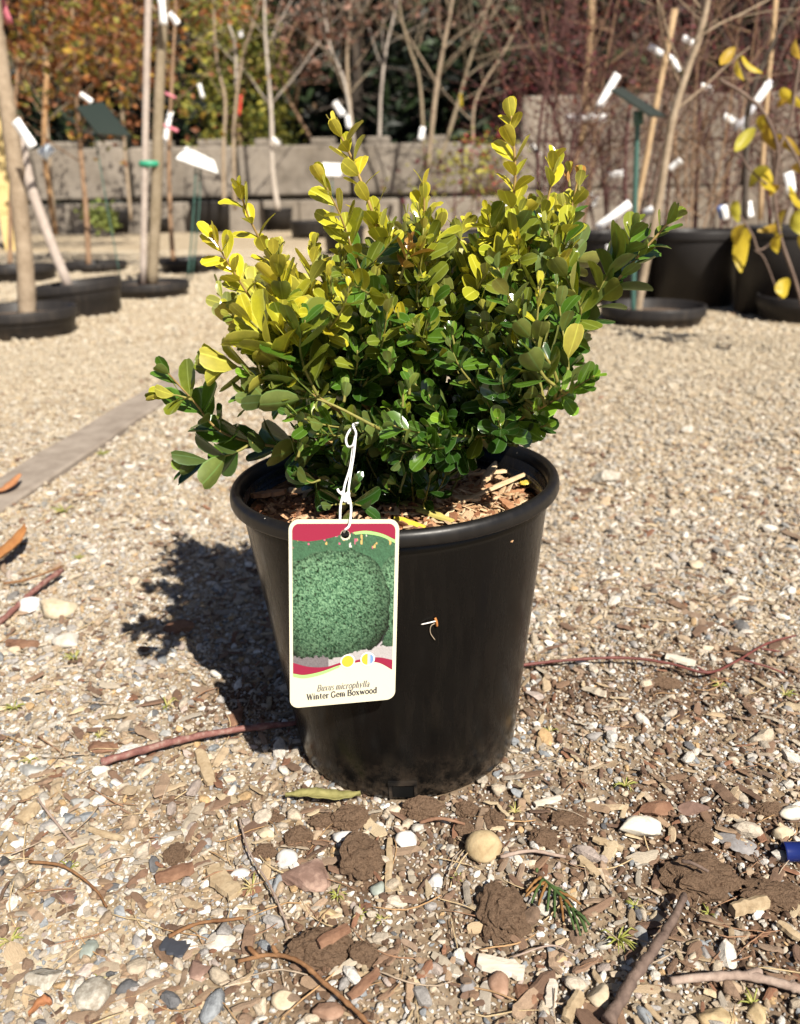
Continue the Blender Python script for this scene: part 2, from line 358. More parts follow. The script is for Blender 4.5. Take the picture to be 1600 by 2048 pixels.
# ------------------------------------------------------------------ the black pot
PX, PY = POT
TILT = -.031                          # the pot leans a little to the left
def plastic(name, base=(.0045, .0041, .0038), dust=(.055, .04, .027), amt=.16, rough=(.17, .36), scale=1.0, spec=.2):
    m = mat(name, base, .4, spec); t = NT(m)
    v = t.coord('Object', (60*scale, 60*scale, 5*scale)); v2 = t.coord('Object')
    st = t.noise(v, 2.0, 5, .7); cl = t.noise(v2, 9*scale, 3, .5)
    f = t.n('ShaderNodeMath', operation='MULTIPLY'); t.l(t.ramp(st, [(.48, 0.0), (.75, 1.0)]), f.inputs[0]); t.l(t.ramp(cl, [(.4, 0.0), (.7, 1.0)]), f.inputs[1])
    f2 = t.n('ShaderNodeMath', operation='MULTIPLY'); t.l(f.outputs[0], f2.inputs[0]); f2.inputs[1].default_value = amt
    sp = t.voro(v2, 95*scale); spk = t.ramp(sp.outputs['Distance'], [(.0, 1.0), (.045, 1.0), (.06, 0.0)])
    sel = t.ramp(t.noise(v2, 33*scale, 2, .5), [(.58, 0.0), (.63, .8)])
    f3 = t.n('ShaderNodeMath', operation='MULTIPLY'); t.l(spk, f3.inputs[0]); t.l(sel, f3.inputs[1])
    c = t.mix(f2.outputs[0], base, dust); c = t.mix(f3.outputs[0], c, (.45, .42, .38))
    sz_ = t.n('ShaderNodeSeparateXYZ'); t.l(v2, sz_.inputs[0]); lo = t.ramp(sz_.outputs[2], [(.0, .34), (.018, .12), (.045, 0.0)]); sp_ = t.ramp(t.noise(v2, 70*scale, 6, .75), [(.45, 0.0), (.62, 1.0)])
    f4 = t.n('ShaderNodeMath', operation='MULTIPLY'); t.l(lo, f4.inputs[0]); t.l(sp_, f4.inputs[1]); c = t.mix(f4.outputs[0], c, (.20, .145, .10)); t.base(c)
    t.l(t.ramp(st, [(.35, rough[0]), (.7, rough[1])]), t.b.inputs['Roughness']); t.bump(st, .06, .001); return m
M_POT = plastic('black_nursery_plastic')
M_RIM = plastic('black_rim_plastic', (.007, .0065, .0065), (.07, .055, .04), .2, (.34, .48), 1.0, .35)
pot = thing('nursery_pot', (PX, PY, 0), 'big black plastic nursery pot holding the leafy green shrub in the foreground', 'pot'); pot.rotation_euler = (-.015, TILT, 0)
HP = .229
def rr(z): return .0895+(.1155-.0895)*z/.2185
prof = [(.0, .006), (.074, .006), (.079, .001), (rr(0)-.0035, .0), (rr(0)-.0008, .0016), (rr(.004), .005)]
prof += [(rr(z), z) for z in np.linspace(.008, .2185, 22)]
prof += [(rr(.2185)-.0025, .2195), (rr(.2)-.0025, .2), (rr(.15)-.003, .15)]
V, F = lathe(prof, 128, PX, PY); obj('body', V, F, M_POT, pot)
prof = [(.1155, .2192), (.1205, .2180), (.1222, .2184), (.1229, .2200), (.1229, .2236), (.1224, .2262), (.1208, .2284), (.1185, .2291), (.1166, .2285), (.1153, .2266),
        (.1140, .2190), (.1122, .2000), (.1100, .1750), (.1095, .1750), (.1120, .2110)]
V, F = lathe(prof, 160, PX, PY, 0, True); obj('rim', V, F, M_RIM, pot)
def on_pot(u, v, off=0.0):           # the point of the pot's side seen at (u, v)
    r = ray(u, v); y = .42
    for _ in range(400):
        p = Vector((0, 0, CAMH))+r*(y/r.y)
        if math.hypot(p.x-PX-TILT*p.z, p.y-PY-.015*p.z) < rr(p.z)+off: break
        y += .0005
    return p
# drain slot moulded at the foot, facing the camera
sl_ = MB()
def pan(th, z, off): R_ = rr(z)+off; return Vector((PX+R_*math.sin(th), PY-R_*math.cos(th), z))
def pad(mb, th0, th1, z0, z1, o0, o1, n=6):
    V = []
    for (o) in (o0, o1):
        for i in range(n+1):
            th = th0+(th1-th0)*i/n
            V += [pan(th, z0, o), pan(th, z1, o)]
    k = 2*(n+1); F = []
    for i in range(n):
        a = 2*i; F += [(k+a, k+a+2, k+a+3, k+a+1), (a+1, k+a+1, k+a+3, a+3), (a, a+2, k+a+2, k+a)]
    F += [(0, k, k+1, 1), (k-2, k-1, 2*k-1, 2*k-2)]; mb.add(V, F)
tc = math.atan2((G(808, 1600).x-PX), .0875)
pad(sl_, tc-.115, tc+.115, .0172, .0200, -.001, .0026); pad(sl_, tc-.115, tc-.09, .003, .0172, -.001, .0014); pad(sl_, tc+.09, tc+.115, .003, .0172, -.001, .0014)
fr = sl_.obj('slot_frame', M_RIM, pot, smooth=False)
sl2 = MB(); pad(sl2, tc-.09, tc+.09, .004, .0172, -.002, .0004)
sl2.obj('drain_slot', mat('slot_black', (.003, .003, .003), .5), pot, smooth=False)

# ------------------------------------------------------------------ bark mulch in the pot
SOILZ = .203; MX = PX+TILT*SOILZ; MY = PY+.015*SOILZ
def mz(x, y): x = np.atleast_1d(x); y = np.atleast_1d(y); return SOILZ+.009*fbm(np.stack([x*30, y*30, 0*x], 1), 3)+.003*np.exp(-((x-MX)**2+(y-MY)**2)/.003)
nr, na = 16, 64; V = [(MX, MY, SOILZ)]; F = []
for i in range(1, nr+1):
    for k in range(na):
        a = 2*math.pi*k/na; q_ = .1118*i/nr; x, y = MX+q_*math.cos(a), MY+q_*math.sin(a); V.append((x, y, float(mz(x, y)[0])))
for k in range(na): F.append((0, 1+k, 1+(k+1) % na))
for i in range(nr-1):
    for k in range(na): F.append((1+i*na+k, 1+(i+1)*na+k, 1+(i+1)*na+(k+1) % na, 1+i*na+(k+1) % na))
M_MULCH = rough_mat('mulch_earth', (.05, .025, .013), (.30, .15, .075), 120, .95, .6, .003, (.14, .07, .035))
mul = obj('potting_mulch', V, F, M_MULCH, origin=(MX, MY, SOILZ)); tag(mul, 'brown bark mulch filling the big black pot around the shrub stems', 'mulch')
n = 1500; a = rng.uniform(0, 6.28, n); q = .106*np.sqrt(rng.random(n)); P = np.stack([MX+q*np.cos(a), MY+q*np.sin(a)], 1); P = np.c_[P, mz(P[:, 0], P[:, 1])+.0018]
ln = rng.uniform(.0025, .0068, n); pal = np.array([(.34, .17, .085), (.46, .27, .15), (.24, .11, .055), (.52, .36, .22), (.40, .22, .12), (.16, .08, .045)])
ch = scatter('mulch_chips', CH, P, np.c_[rng.normal(size=(n, 2))*.45, rng.uniform(0, 6.28, n)], np.stack([ln, ln*rng.uniform(.3, .7, n), ln*rng.uniform(.12, .3, n)], 1),
             rng.integers(0, 10, n), pal[rng.integers(0, 6, n)]*rng.uniform(.8, 1.2, n)[:, None])
n = 230; a = rng.uniform(-1.9, 1.0, n); q = .103*np.sqrt(rng.random(n)); P = np.stack([MX+q*np.cos(a), MY+q*np.sin(a)], 1); P = np.c_[P, mz(P[:, 0], P[:, 1])+.0035]; ln = rng.uniform(.005, .0135, n)
pal = np.array([(.52, .36, .21), (.60, .46, .29), (.42, .25, .13)])
scatter('mulch_splinters', CH, P, np.c_[rng.normal(size=(n, 2))*.22, rng.normal(size=n)*.8+.5], np.stack([ln, ln*rng.uniform(.10, .22, n), ln*rng.uniform(.05, .1, n)], 1), rng.integers(0, 10, n), pal[rng.integers(0, 3, n)]*rng.uniform(.8, 1.1, n)[:, None])
def on_mulch(u, v):
    p = G(u, v, SOILZ); return Vector((p.x, p.y, float(mz(p.x, p.y)[0])))
M_WOODP = rough_mat('pale_split_wood', (.50, .34, .19), (.68, .52, .33), 90, .8, .5, .001, stretch=(1, 1, 1))
M_WOODB = rough_mat('red_brown_bark', (.28, .12, .055), (.48, .26, .14), 80, .9, .6, .001)
M_WOODG = rough_mat('yellow_green_blade', (.40, .33, .10), (.55, .50, .14), 80, .6, .3, .001)
def flat_piece(name, p0, p1, w, h, m, label, cat, group=None, bend=.0, seed=0, nseg=8, taper=.6, split=0.0):
    r = np.random.default_rng(seed+11); p0 = Vector(p0); p1 = Vector(p1); d = p1-p0; L = d.length; d.normalize(); s = Vector((-d.y, d.x, 0)).normalized(); up = d.cross(s); up = up if up.z > 0 else -up
    V = []; F = []
    for i in range(nseg+1):
        t_ = i/nseg; ww = w*(1-taper*abs(2*t_-1)**2.5)*(1+.07*r.normal()); c = p0+d*(L*t_)+up*(bend*math.sin(math.pi*t_))+s*(w*.05*r.normal())
        hh = h*r.uniform(.95, 1.05); lift = up*(split*r.normal()*h)
        for (a_, b_) in ((-.5, 0), (-.42, 1), (.1, 1.12), (.42, .9), (.5, .05), (0, -.15)): V.append(c+s*(a_*ww)+up*(b_*hh)+lift)
    k = 6; F = [(i*k+j, i*k+(j+1) % k, (i+1)*k+(j+1) % k, (i+1)*k+j) for i in range(nseg) for j in range(k)]+[tuple(range(k))[::-1], tuple(nseg*k+j for j in range(k))]
    o = obj(name, V, F, m, origin=(p0+p1)/2, smooth=False); return tag(o, label, cat, group)
UP = Vector((0, 0, 1))
def mp(u, v, dz=.004): return on_mulch(u, v)+UP*dz
flat_piece('wood_splinter', mp(918, 1026, .006), mp(1070, 962, .010), .0052, .0016, M_WOODP, 'long pale wood splinter on the mulch at the right of the pot', 'wood splinter', 'splinters on the mulch', seed=1)
flat_piece('wood_splinter', mp(935, 958), mp(1062, 950, .006), .0055, .002, M_WOODP, 'pale splinter behind the longest one at the right of the mulch', 'wood splinter', 'splinters on the mulch', seed=2)
flat_piece('wood_splinter', mp(965, 1000, .011), mp(990, 965, .017), .007, .0018, M_WOODP, 'short pale splinter standing up among chips on the mulch', 'wood splinter', 'splinters on the mulch', seed=3)
flat_piece('wood_splinter', mp(1000, 1010), mp(1035, 1040, .006), .008, .0022, M_WOODB, 'reddish bark splinter near the right front rim of the pot', 'wood splinter', 'splinters on the mulch', seed=4)
flat_piece('wood_splinter', mp(905, 1008), mp(960, 1018, .006), .010, .002, M_WOODP, 'broad blond wood chip beside the low end of the longest splinter', 'wood splinter', 'splinters on the mulch', seed=5)
flat_piece('dry_blade', mp(785, 1014), mp(905, 1058, .005), .010, .0016, M_WOODG, 'yellow green dry leaf blade lying on the mulch by the front rim', 'dry leaf', seed=6)
flat_piece('dry_blade', mp(790, 1052), mp(850, 1064, .003), .006, .0012, mat('yellow_blade', (.62, .52, .05), .5), 'bright yellow dry leaf piece beside the tag at the front rim', 'dry leaf', seed=7)
flat_piece('dry_blade', mp(1040, 985, .008), mp(1064, 978, .008), .008, .0012, mat('yellow_leaf_bit', (.60, .42, .06), .5), 'small orange yellow leaf bit at the right edge of the mulch', 'dry leaf', seed=8)
flat_piece('bark_flake', mp(505, 1005), mp(575, 1010, .008), .012, .003, M_WOODB, 'red brown bark flake at the left edge of the mulch', 'bark flake', 'bark flakes on the mulch', seed=9)
flat_piece('bark_flake', mp(580, 990), mp(630, 1000, .006), .010, .003, M_WOODP, 'pale bark flake left of the white cord on the mulch', 'bark flake', 'bark flakes on the mulch', seed=10)

# ------------------------------------------------------------------ the boxwood
def leaf_mat(name, top, under, rough=.16, trans=.18):
    m = mat(name, top, rough, .7); t = NT(m)
    uv = t.n('ShaderNodeUVMap'); sx = t.n('ShaderNodeSeparateXYZ'); t.l(uv.outputs[0], sx.inputs[0])
    ab = t.n('ShaderNodeMath', operation='SUBTRACT'); t.l(sx.outputs[0], ab.inputs[0]); ab.inputs[1].default_value = .5
    ab2 = t.n('ShaderNodeMath', operation='ABSOLUTE'); t.l(ab.outputs[0], ab2.inputs[0])
    lite = tuple(min(1, c*1.5+.05) for c in top)
    oi = t.n('ShaderNodeObjectInfo'); geo = t.n('ShaderNodeNewGeometry')
    rnd = t.n('ShaderNodeMath', operation='ADD'); t.l(oi.outputs['Random'], rnd.inputs[0]); t.l(geo.outputs['Random Per Island'], rnd.inputs[1])
    fr = t.n('ShaderNodeMath', operation='FRACT'); t.l(rnd.outputs[0], fr.inputs[0])
    var = t.ramp(fr.outputs[0], [(0, (.78, .86, .8)), (.5, (1, 1, 1)), (1, (1.25, 1.14, 1.0))])
    v = t.coord('Object'); nz = t.ramp(t.noise(v, 3.0, 4, .6), [(.3, .8), (.7, 1.15)])
    def side(c):
        x = t.mix(1.0, t.mix(1.0, c, var, 'MULTIPLY'), nz, 'MULTIPLY')
        x = t.mix(t.ramp(ab2.outputs[0], [(.0, .75), (.022, .6), (.05, 0.0)]), x, lite)
        return t.mix(t.ramp(ab2.outputs[0], [(.44, 0.0), (.475, .7)]), x, lite)
    tc_, uc_ = side(top), side(under)
    c = t.mix(geo.outputs['Backfacing'], tc_, uc_); t.base(c)
    rg = t.n('ShaderNodeMath', operation='MULTIPLY_ADD'); t.l(geo.outputs['Backfacing'], rg.inputs[0]); rg.inputs[1].default_value = .26; rg.inputs[2].default_value = rough; t.l(rg.outputs[0], t.b.inputs['Roughness'])
    tr = t.n('ShaderNodeBsdfTranslucent'); t.l(t.mix(1.0, c, (1.1, 1.15, .5), 'MULTIPLY'), tr.inputs[0])
    mx = t.n('ShaderNodeMixShader'); mx.inputs[0].default_value = trans; t.l(t.b.outputs[0], mx.inputs[1]); t.l(tr.outputs[0], mx.inputs[2]); t.l(mx.outputs[0], t.out.inputs[0])
    return m
LM = [leaf_mat('leaf_young_yellow', (.47, .42, .026), (.43, .39, .05)), leaf_mat('leaf_yellow_olive', (.33, .335, .026), (.31, .30, .05)),
      leaf_mat('leaf_olive', (.14, .175, .020), (.18, .195, .042)), leaf_mat('leaf_green', (.062, .135, .014), (.12, .16, .035)),
      leaf_mat('leaf_deep_green', (.026, .070, .010), (.075, .105, .025)), leaf_mat('leaf_bronze', (.36, .19, .045), (.36, .20, .06)),
      leaf_mat('leaf_fresh_green', (.17, .30, .028), (.22, .30, .06))]
def leaf_verts(seed):
    r = np.random.default_rng(seed); rows = [(0, .09), (.13, .36), (.34, .79), (.60, 1.0), (.82, .93), (1, .62)]; us = [-1, -.5, 0, .5, 1]; Wd = r.uniform(.235, .325); fold = r.uniform(.12, .48); bend = r.uniform(-.32, .22); curl = r.uniform(-.1, .35); tw = r.uniform(-.35, .35)
    V = []; UVs = []
    for s, wr in rows:
        w = Wd*wr
        for u in us:
            sy = s if s < 1 else (.995 if u == 0 else 1.0 if abs(u) < .9 else .94)
            z = fold*abs(u)**1.4*w + bend*s*s - curl*abs(u)**3*w + tw*u*w*s
            V.append((u*w, sy, z)); UVs.append((.5+u*.5, s))
    F = [(i*5+j, i*5+j+1, (i+1)*5+j+1, (i+1)*5+j) for i in range(5) for j in range(4)]
    return np.array(V), F, UVs
LEAFV = [leaf_verts(k) for k in range(12)]
LEAFM = {}
def leaf_me(k, c):
    if (k, c) not in LEAFM:
        V, F, U = LEAFV[k]; me = new_mesh('boxwood_leaf', V, F, [LM[c]]); uvl = me.uv_layers.new(name='UVMap')
        for lp in me.loops: uvl.data[lp.index].uv = U[lp.vertex_index]
        LEAFM[(k, c)] = me
    return LEAFM[(k, c)]

BASE = Vector((.012, .600, SOILZ))
shrub = thing('boxwood_shrub', BASE, 'bushy young boxwood with small oval leaves growing in the big black pot', 'shrub')
M_TWIG = rough_mat('tan_twig_bark', (.22, .14, .05), (.40, .28, .10), 200, .8, .4, .0006)
M_TWIGG = rough_mat('green_twig', (.15, .15, .035), (.26, .23, .06), 200, .6, .3, .0005)
PATHS = []
leaves = []          # (matrix, variant, colour)
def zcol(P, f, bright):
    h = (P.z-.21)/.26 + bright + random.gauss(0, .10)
    if P.x > .06 and P.z > .3: h -= .07  # duller right crown: leaves turned from the sun, put into their colour
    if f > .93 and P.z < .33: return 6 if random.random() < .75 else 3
    if P.x < -.03: h += .07  # yellower left crown: sunlit side put into the leaf colour
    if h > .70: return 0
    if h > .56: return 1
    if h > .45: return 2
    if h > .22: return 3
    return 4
def grow_shoot(pts, start=.3, inter=.0085, size=.0205, r0=.0018, bright=0.0, tipbud=True, stem=True, per=7, cset=None, cull=False):
    path = smooth_path(pts, per); seg = [0]
    for a, b in zip(path, path[1:]): seg.append(seg[-1]+(b-a).length)
    L = seg[-1]; R = [max(.00055, r0*(1-.75*s/L)) for s in seg]
    PATHS.append(path)
    if stem:
        V, F = tube(path, R, 6); obj('branch', V, F, M_TWIG if r0 > .0016 else M_TWIGG, shrub)
    def at(s):
        s = min(max(s, 0), L-1e-6); i = max(0, np.searchsorted(seg, s)-1); i = min(i, len(path)-2); k = (s-seg[i])/max(1e-9, seg[i+1]-seg[i])
        return path[i].lerp(path[i+1], k), (path[i+1]-path[i]).normalized()
    s = L*start; k = random.randint(0, 1); ph = random.uniform(0, 6.28)
    while s < L:
        f = s/L; P, t = at(s); ph += math.pi/2+random.uniform(-.25, .25); tipd = (L-s)
        al = math.radians(random.uniform(33, 55)) if tipd > .012 else math.radians(random.uniform(14, 34))
        sz = size*(.72+.5*math.sin(math.pi*min(1, .25+.75*f)))*random.uniform(.72, 1.18)
        if tipd < .012: sz *= .78
        e1 = t.orthogonal().normalized(); e2 = t.cross(e1)
        for sgn in (0, math.pi):
            if random.random() < .05: continue
            l = e1*math.cos(ph+sgn)+e2*math.sin(ph+sgn)
            l = (l+UP*.10).normalized(); l = (l-t*l.dot(t)).normalized(); a2 = al*random.uniform(.85, 1.2)
            d = t*math.cos(a2)+l*math.sin(a2); nrm = t*math.sin(a2)-l*math.cos(a2)
            tws = random.gauss(0, .3); x = d.cross(nrm); nrm = nrm*math.cos(tws)+x*math.sin(tws); x = d.cross(nrm)
            if cull and ((P.z+d.z*sz*.6) < SOILZ+.016 or (P.z < .25 and (math.hypot(P.x-MX, P.y-MY) > .088 or P.x > .055))): continue
            c = zcol(P+d*sz*.5, f, bright) if cset is None else random.choice(cset)
            M = Matrix(((x.x*sz, d.x*sz, nrm.x*sz, P.x), (x.y*sz, d.y*sz, nrm.y*sz, P.y), (x.z*sz, d.z*sz, nrm.z*sz, P.z), (0, 0, 0, 1)))
            leaves.append((M, random.randrange(12), c, sz, P+d*sz*.55))
        s += inter*random.uniform(.75, 1.25)*(1.0 if tipd > .02 else .7)
def S(pts, y0, y1, **k):             # a shoot drawn through picture points, depth going from y0 to y1
    n_ = len(pts); grow_shoot([A(u, v, y0+(y1-y0)*i/(n_-1)) for i, (u, v) in enumerate(pts)], **k)
B0 = (850, 955)
main = [
 ([B0, (760, 780), (650, 640), (560, 545), (505, 450), (478, 378)], .60, .555, dict(start=.34, bright=.16, r0=.0024)),
 ([B0, (720, 800), (600, 700), (520, 620), (465, 540), (424, 470)], .60, .53, dict(start=.34, bright=.30, r0=.0022)),
 ([B0, (820, 760), (800, 600), (750, 440), (705, 320), (668, 246)], .60, .585, dict(start=.36, bright=.05, r0=.0026)),
 ([B0, (790, 760), (750, 620), (705, 500), (680, 430), (648, 365)], .60, .54, dict(start=.36, size=.023, bright=-.12)),
 ([B0, (850, 780), (855, 620), (850, 480), (848, 372)], .60, .57, dict(start=.4, bright=.2, r0=.0022)),
 ([B0, (900, 780), (960, 620), (1010, 470), (1030, 360), (1022, 226)], .60, .575, dict(start=.36, bright=-.02, r0=.0026)),
 ([B0, (930, 760), (1010, 610), (1065, 480), (1095, 400), (1110, 318)], .60, .58, dict(start=.36, bright=-.05, r0=.0024)),
 ([B0, (950, 790), (1060, 620), (1110, 520), (1140, 430), (1158, 345)], .60, .60, dict(start=.4, bright=-.12, r0=.0024)),
 ([B0, (970, 830), (1090, 700), (1190, 610), (1270, 520), (1352, 428)], .60, .57, dict(start=.42, size=.0245, bright=-.22, r0=.0026)),
 ([(1150, 660), (1210, 560), (1250, 500), (1268, 455)], .585, .57, dict(start=.4, size=.025, bright=-.22, r0=.0014)),
 ([B0, (960, 880), (1040, 838), (1110, 800), (1188, 752)], .60, .485, dict(start=.45, size=.019, r0=.0018, cset=[6, 6, 3])),
 ([(930, 850), (1010, 780), (1090, 740), (1140, 690)], .60, .56, dict(start=.3, size=.022, bright=-.1)),
 ([B0, (960, 860), (1020, 790), (1060, 850), (1100, 850)], .60, .53, dict(start=.4, size=.021, bright=-.1)),
 ([(800, 885), (690, 880), (600, 895), (520, 888), (440, 862), (385, 800), (328, 738)], .58, .50, dict(start=.3, size=.025, bright=-.12, r0=.0017, inter=.011)),
 ([(505, 885), (470, 905), (420, 920), (372, 936)], .52, .50, dict(start=.25, size=.023, bright=-.2, r0=.0010, inter=.011)),
 ([(385, 800), (350, 790), (315, 792)], .51, .50, dict(start=.3, size=.017, bright=.1, r0=.0009)),
 ([(600, 778), (545, 745), (480, 735), (415, 722)], .52, .50, dict(start=.2, size=.021, bright=.05, r0=.0012)),
 ([(600, 778), (570, 730), (545, 690), (500, 640)], .52, .505, dict(start=.25, size=.025, bright=.05, r0=.0012)),
 ([(760, 858), (640, 800), (560, 800), (490, 790)], .51, .50, dict(start=.5, size=.021, bright=-.1, r0=.0012)),
 ([(640, 800), (610, 740), (600, 690), (610, 640)], .515, .50, dict(start=.2, size=.026, bright=-.15, r0=.0012)),
]
for pts, y0, y1, k in main: S(pts, y0, y1, **k)
# the bare tan branch that carries the tag
S([(872, 884), (820, 886), (762, 862), (705, 838), (648, 802), (598, 776)], .575, .505, start=.86, r0=.0027, bright=-.1)
S([(895, 880), (862, 868)], .56, .55, start=1.0, r0=.0015)
# filling shoots
MAINP = [(p, i/len(P)) for P in PATHS[:13] for i, p in enumerate(P) if .22 < i/len(P) < .8]
HULL = [(430, 540), (480, 470), (570, 470), (620, 490), (700, 470), (780, 400), (850, 395), (960, 410), (1040, 360), (1140, 390), (1150, 480), (1110, 590), (1180, 600), (1170, 690), (1100, 740),
        (1120, 780), (1050, 835), (960, 860), (880, 890), (880, 920), (780, 945), (680, 925), (600, 860), (560, 820), (480, 740), (500, 680), (440, 620)]
def inside(u, v):
    c = False; j = len(HULL)-1
    for i in range(len(HULL)):
        (a, b), (p, q_) = HULL[i], HULL[j]
        if (b > v) != (q_ > v) and u < (p-a)*(v-b)/(q_-b)+a: c = not c
        j = i
    return c
cnt = 0
while cnt < 280:
    u, v = random.uniform(420, 1190), random.uniform(360, 905)
    if not inside(u, v) or (u > 900 and v > 850): continue
    y = .597+random.uniform(-.105, .12)*(1.0 if v > 520 else .6)
    tip = A(u, v, y)
    if tip.z < SOILZ+.022: continue
    b = min((q for q, f in MAINP), key=lambda q: (q-(tip-UP*.05)).length+max(0, q.z-tip.z+.02)*4+random.uniform(0, .03)); out = Vector((tip.x-b.x, tip.y-b.y, 0))
    c1 = b+out*.42+UP*(tip.z-b.z)*.24; c2 = b+out*.82+UP*(tip.z-b.z)*.64
    dd = Vector((random.gauss(0, .008), random.gauss(0, .008), 0))
    grow_shoot([b, c1+dd, c2+dd*.5, tip], start=.14, inter=.0082, size=random.uniform(.0145, .0192), r0=.0013, cull=True, bright=-.08+random.gauss(0, .06)+(.12 if u < 640 else 0), per=5); cnt += 1
for i in range(70):
    a_ = random.uniform(0, 6.28); q_ = random.uniform(.012, .078); x_, y_ = BASE.x-.012+q_*math.cos(a_)*1.0, BASE.y+q_*math.sin(a_)*.9
    if x_ > .04 and y_ < BASE.y+.02: continue
    b_ = Vector((BASE.x+(x_-BASE.x)*.45, BASE.y+(y_-BASE.y)*.45, SOILZ+.004)); hgt = random.uniform(.018, .075)
    grow_shoot([b_, b_+Vector(((x_-b_.x)*.6, (y_-b_.y)*.6, hgt*.5)), Vector((x_, y_, SOILZ+hgt))], start=.25, inter=.0085, size=random.uniform(.0135, .0175), r0=.001, bright=-.05, cset=[4, 4, 3, 3, 4])
# small low sprigs at the front of the pot, and the bronzed shoot
for pts, y0, y1 in (([(690, 1000), (700, 985), (715, 960)], .515, .51), ([(690, 1008), (665, 1010), (652, 1018)], .51, .50), ([(700, 1005), (715, 1010), (735, 1015)], .51, .50),
                    ([(590, 920), (600, 900), (602, 872)], .52, .515), ([(800, 985), (800, 975), (792, 968)], .53, .53), ([(840, 900), (810, 905), (800, 925)], .53, .52), ([(640, 960), (620, 965), (600, 950)], .53, .52)):
    S(pts, y0, y1, start=.15, size=.016, r0=.0009, bright=-.05, inter=.009)
S([(800, 560), (812, 520), (822, 478)], .545, .54, start=.3, size=.014, r0=.0011, cset=[5])
for (u, v, y) in ((778, 712, .52), (905, 655, .53), (806, 780, .52), (690, 770, .51), (1138, 340, .59), (1158, 348, .59), (820, 755, .52), (600, 880, .51), (1020, 790, .54)):
    S([(u+random.uniform(-4, 4), v+34), (u, v+16), (u, v)], y, y, start=.2, inter=.005, size=.011, r0=.0011, cset=[6, 3] if v > 400 else [5, 1])
# the 300 leaves that show largest become parts, the others one part
order = []
grid = {}
for i, (M, k, c, sz, P) in enumerate(leaves):
    u, v, w = proj(P); order.append((u, v, w, sz)); grid.setdefault((int(u//18), int(v//18)), []).append(w)
score = []
for i, (u, v, w, sz) in enumerate(order):
    infront = sum(1 for a in (-1, 0, 1) for b in (-1, 0, 1) for ww in grid.get((int(u//18)+a, int(v//18)+b), ()) if ww < w-.003)
    score.append(sz/w*(1/(1+.5*infront)))
rank = sorted(range(len(leaves)), key=lambda i: -score[i]); top = set(rank[:300]); LW = shrub.location
MBV = []; MBF = []; MBM = []; MBU = []; nv = 0
for i, (M, k, c, sz, P) in enumerate(leaves):
    if i in top:
        o = bpy.data.objects.new('leaf', leaf_me(k, c)); COL.objects.link(o); o.parent = shrub
        o.matrix_local = Matrix.Translation(-LW) @ M
    else:
        V, F, U = LEAFV[k]; Mn = np.array(M); VV = V @ Mn[:3, :3].T + Mn[:3, 3]
        MBV.append(VV); MBF += [tuple(q+nv for q in f) for f in F]; MBM += [c]*len(F); MBU += U; nv += len(V)
fo = obj('foliage', np.concatenate(MBV), MBF, LM, shrub, True, MBM); tag(fo, kind='stuff')
uvl = fo.data.uv_layers.new(name='UVMap'); li = np.empty(len(fo.data.loops), np.int32); fo.data.loops.foreach_get('vertex_index', li)
uvl.data.foreach_set('uv', np.array(MBU, np.float32)[li].ravel())
# stem stubs at the base
for (dx, dy, tx, ty) in ((0, 0, .01, .0), (.012, .006, .04, .02), (-.012, .002, -.04, .0), (.004, -.01, .0, -.03)):
    b = BASE+Vector((dx, dy, -.012)); V, F = tube(smooth_path([b, b+Vector((tx*.3, ty*.3, .035)), b+Vector((tx, ty, .085))], 5), [.0046]*5+[.0036]*6, 8); obj('stem', V, F, M_TWIG, shrub)

# ------------------------------------------------------------------ the tag and its cord
C4 = [A(577, 1040, .4595), A(799, 1040, .4625), A(580, 1417, .4725), A(790, 1398, .4755)]     # TL TR BL BR
Wt, Ht = ((C4[1]-C4[0]).length+(C4[3]-C4[2]).length)/2, ((C4[2]-C4[0]).length+(C4[3]-C4[1]).length)/2
nT = (C4[1]-C4[0]).cross(C4[2]-C4[0]).normalized(); nT = nT if nT.y < 0 else -nT
def TP(s, t_, off=0.0):              # s 0..1 left to right, t 0..1 top to bottom
    p = (C4[0]*(1-s)+C4[1]*s)*(1-t_)+(C4[2]*(1-s)+C4[3]*s)*t_
    return p+nT*(off)
cardt = thing('plant_tag', TP(.5, .5), 'cream plant label with a hedge picture hanging on white cord before the big pot', 'plant tag')
def rrect(x0, y0, x1, y1, rad, n_=8):
    out = []
    for (cx, cy, a0) in ((x1-rad, y0+rad, -90), (x1-rad, y1-rad, 0), (x0+rad, y1-rad, 90), (x0+rad, y0+rad, 180)):
        for i in range(n_+1): a = math.radians(a0+90*i/n_); out.append((cx+rad*math.cos(a), cy+rad*math.sin(a)))
    return out
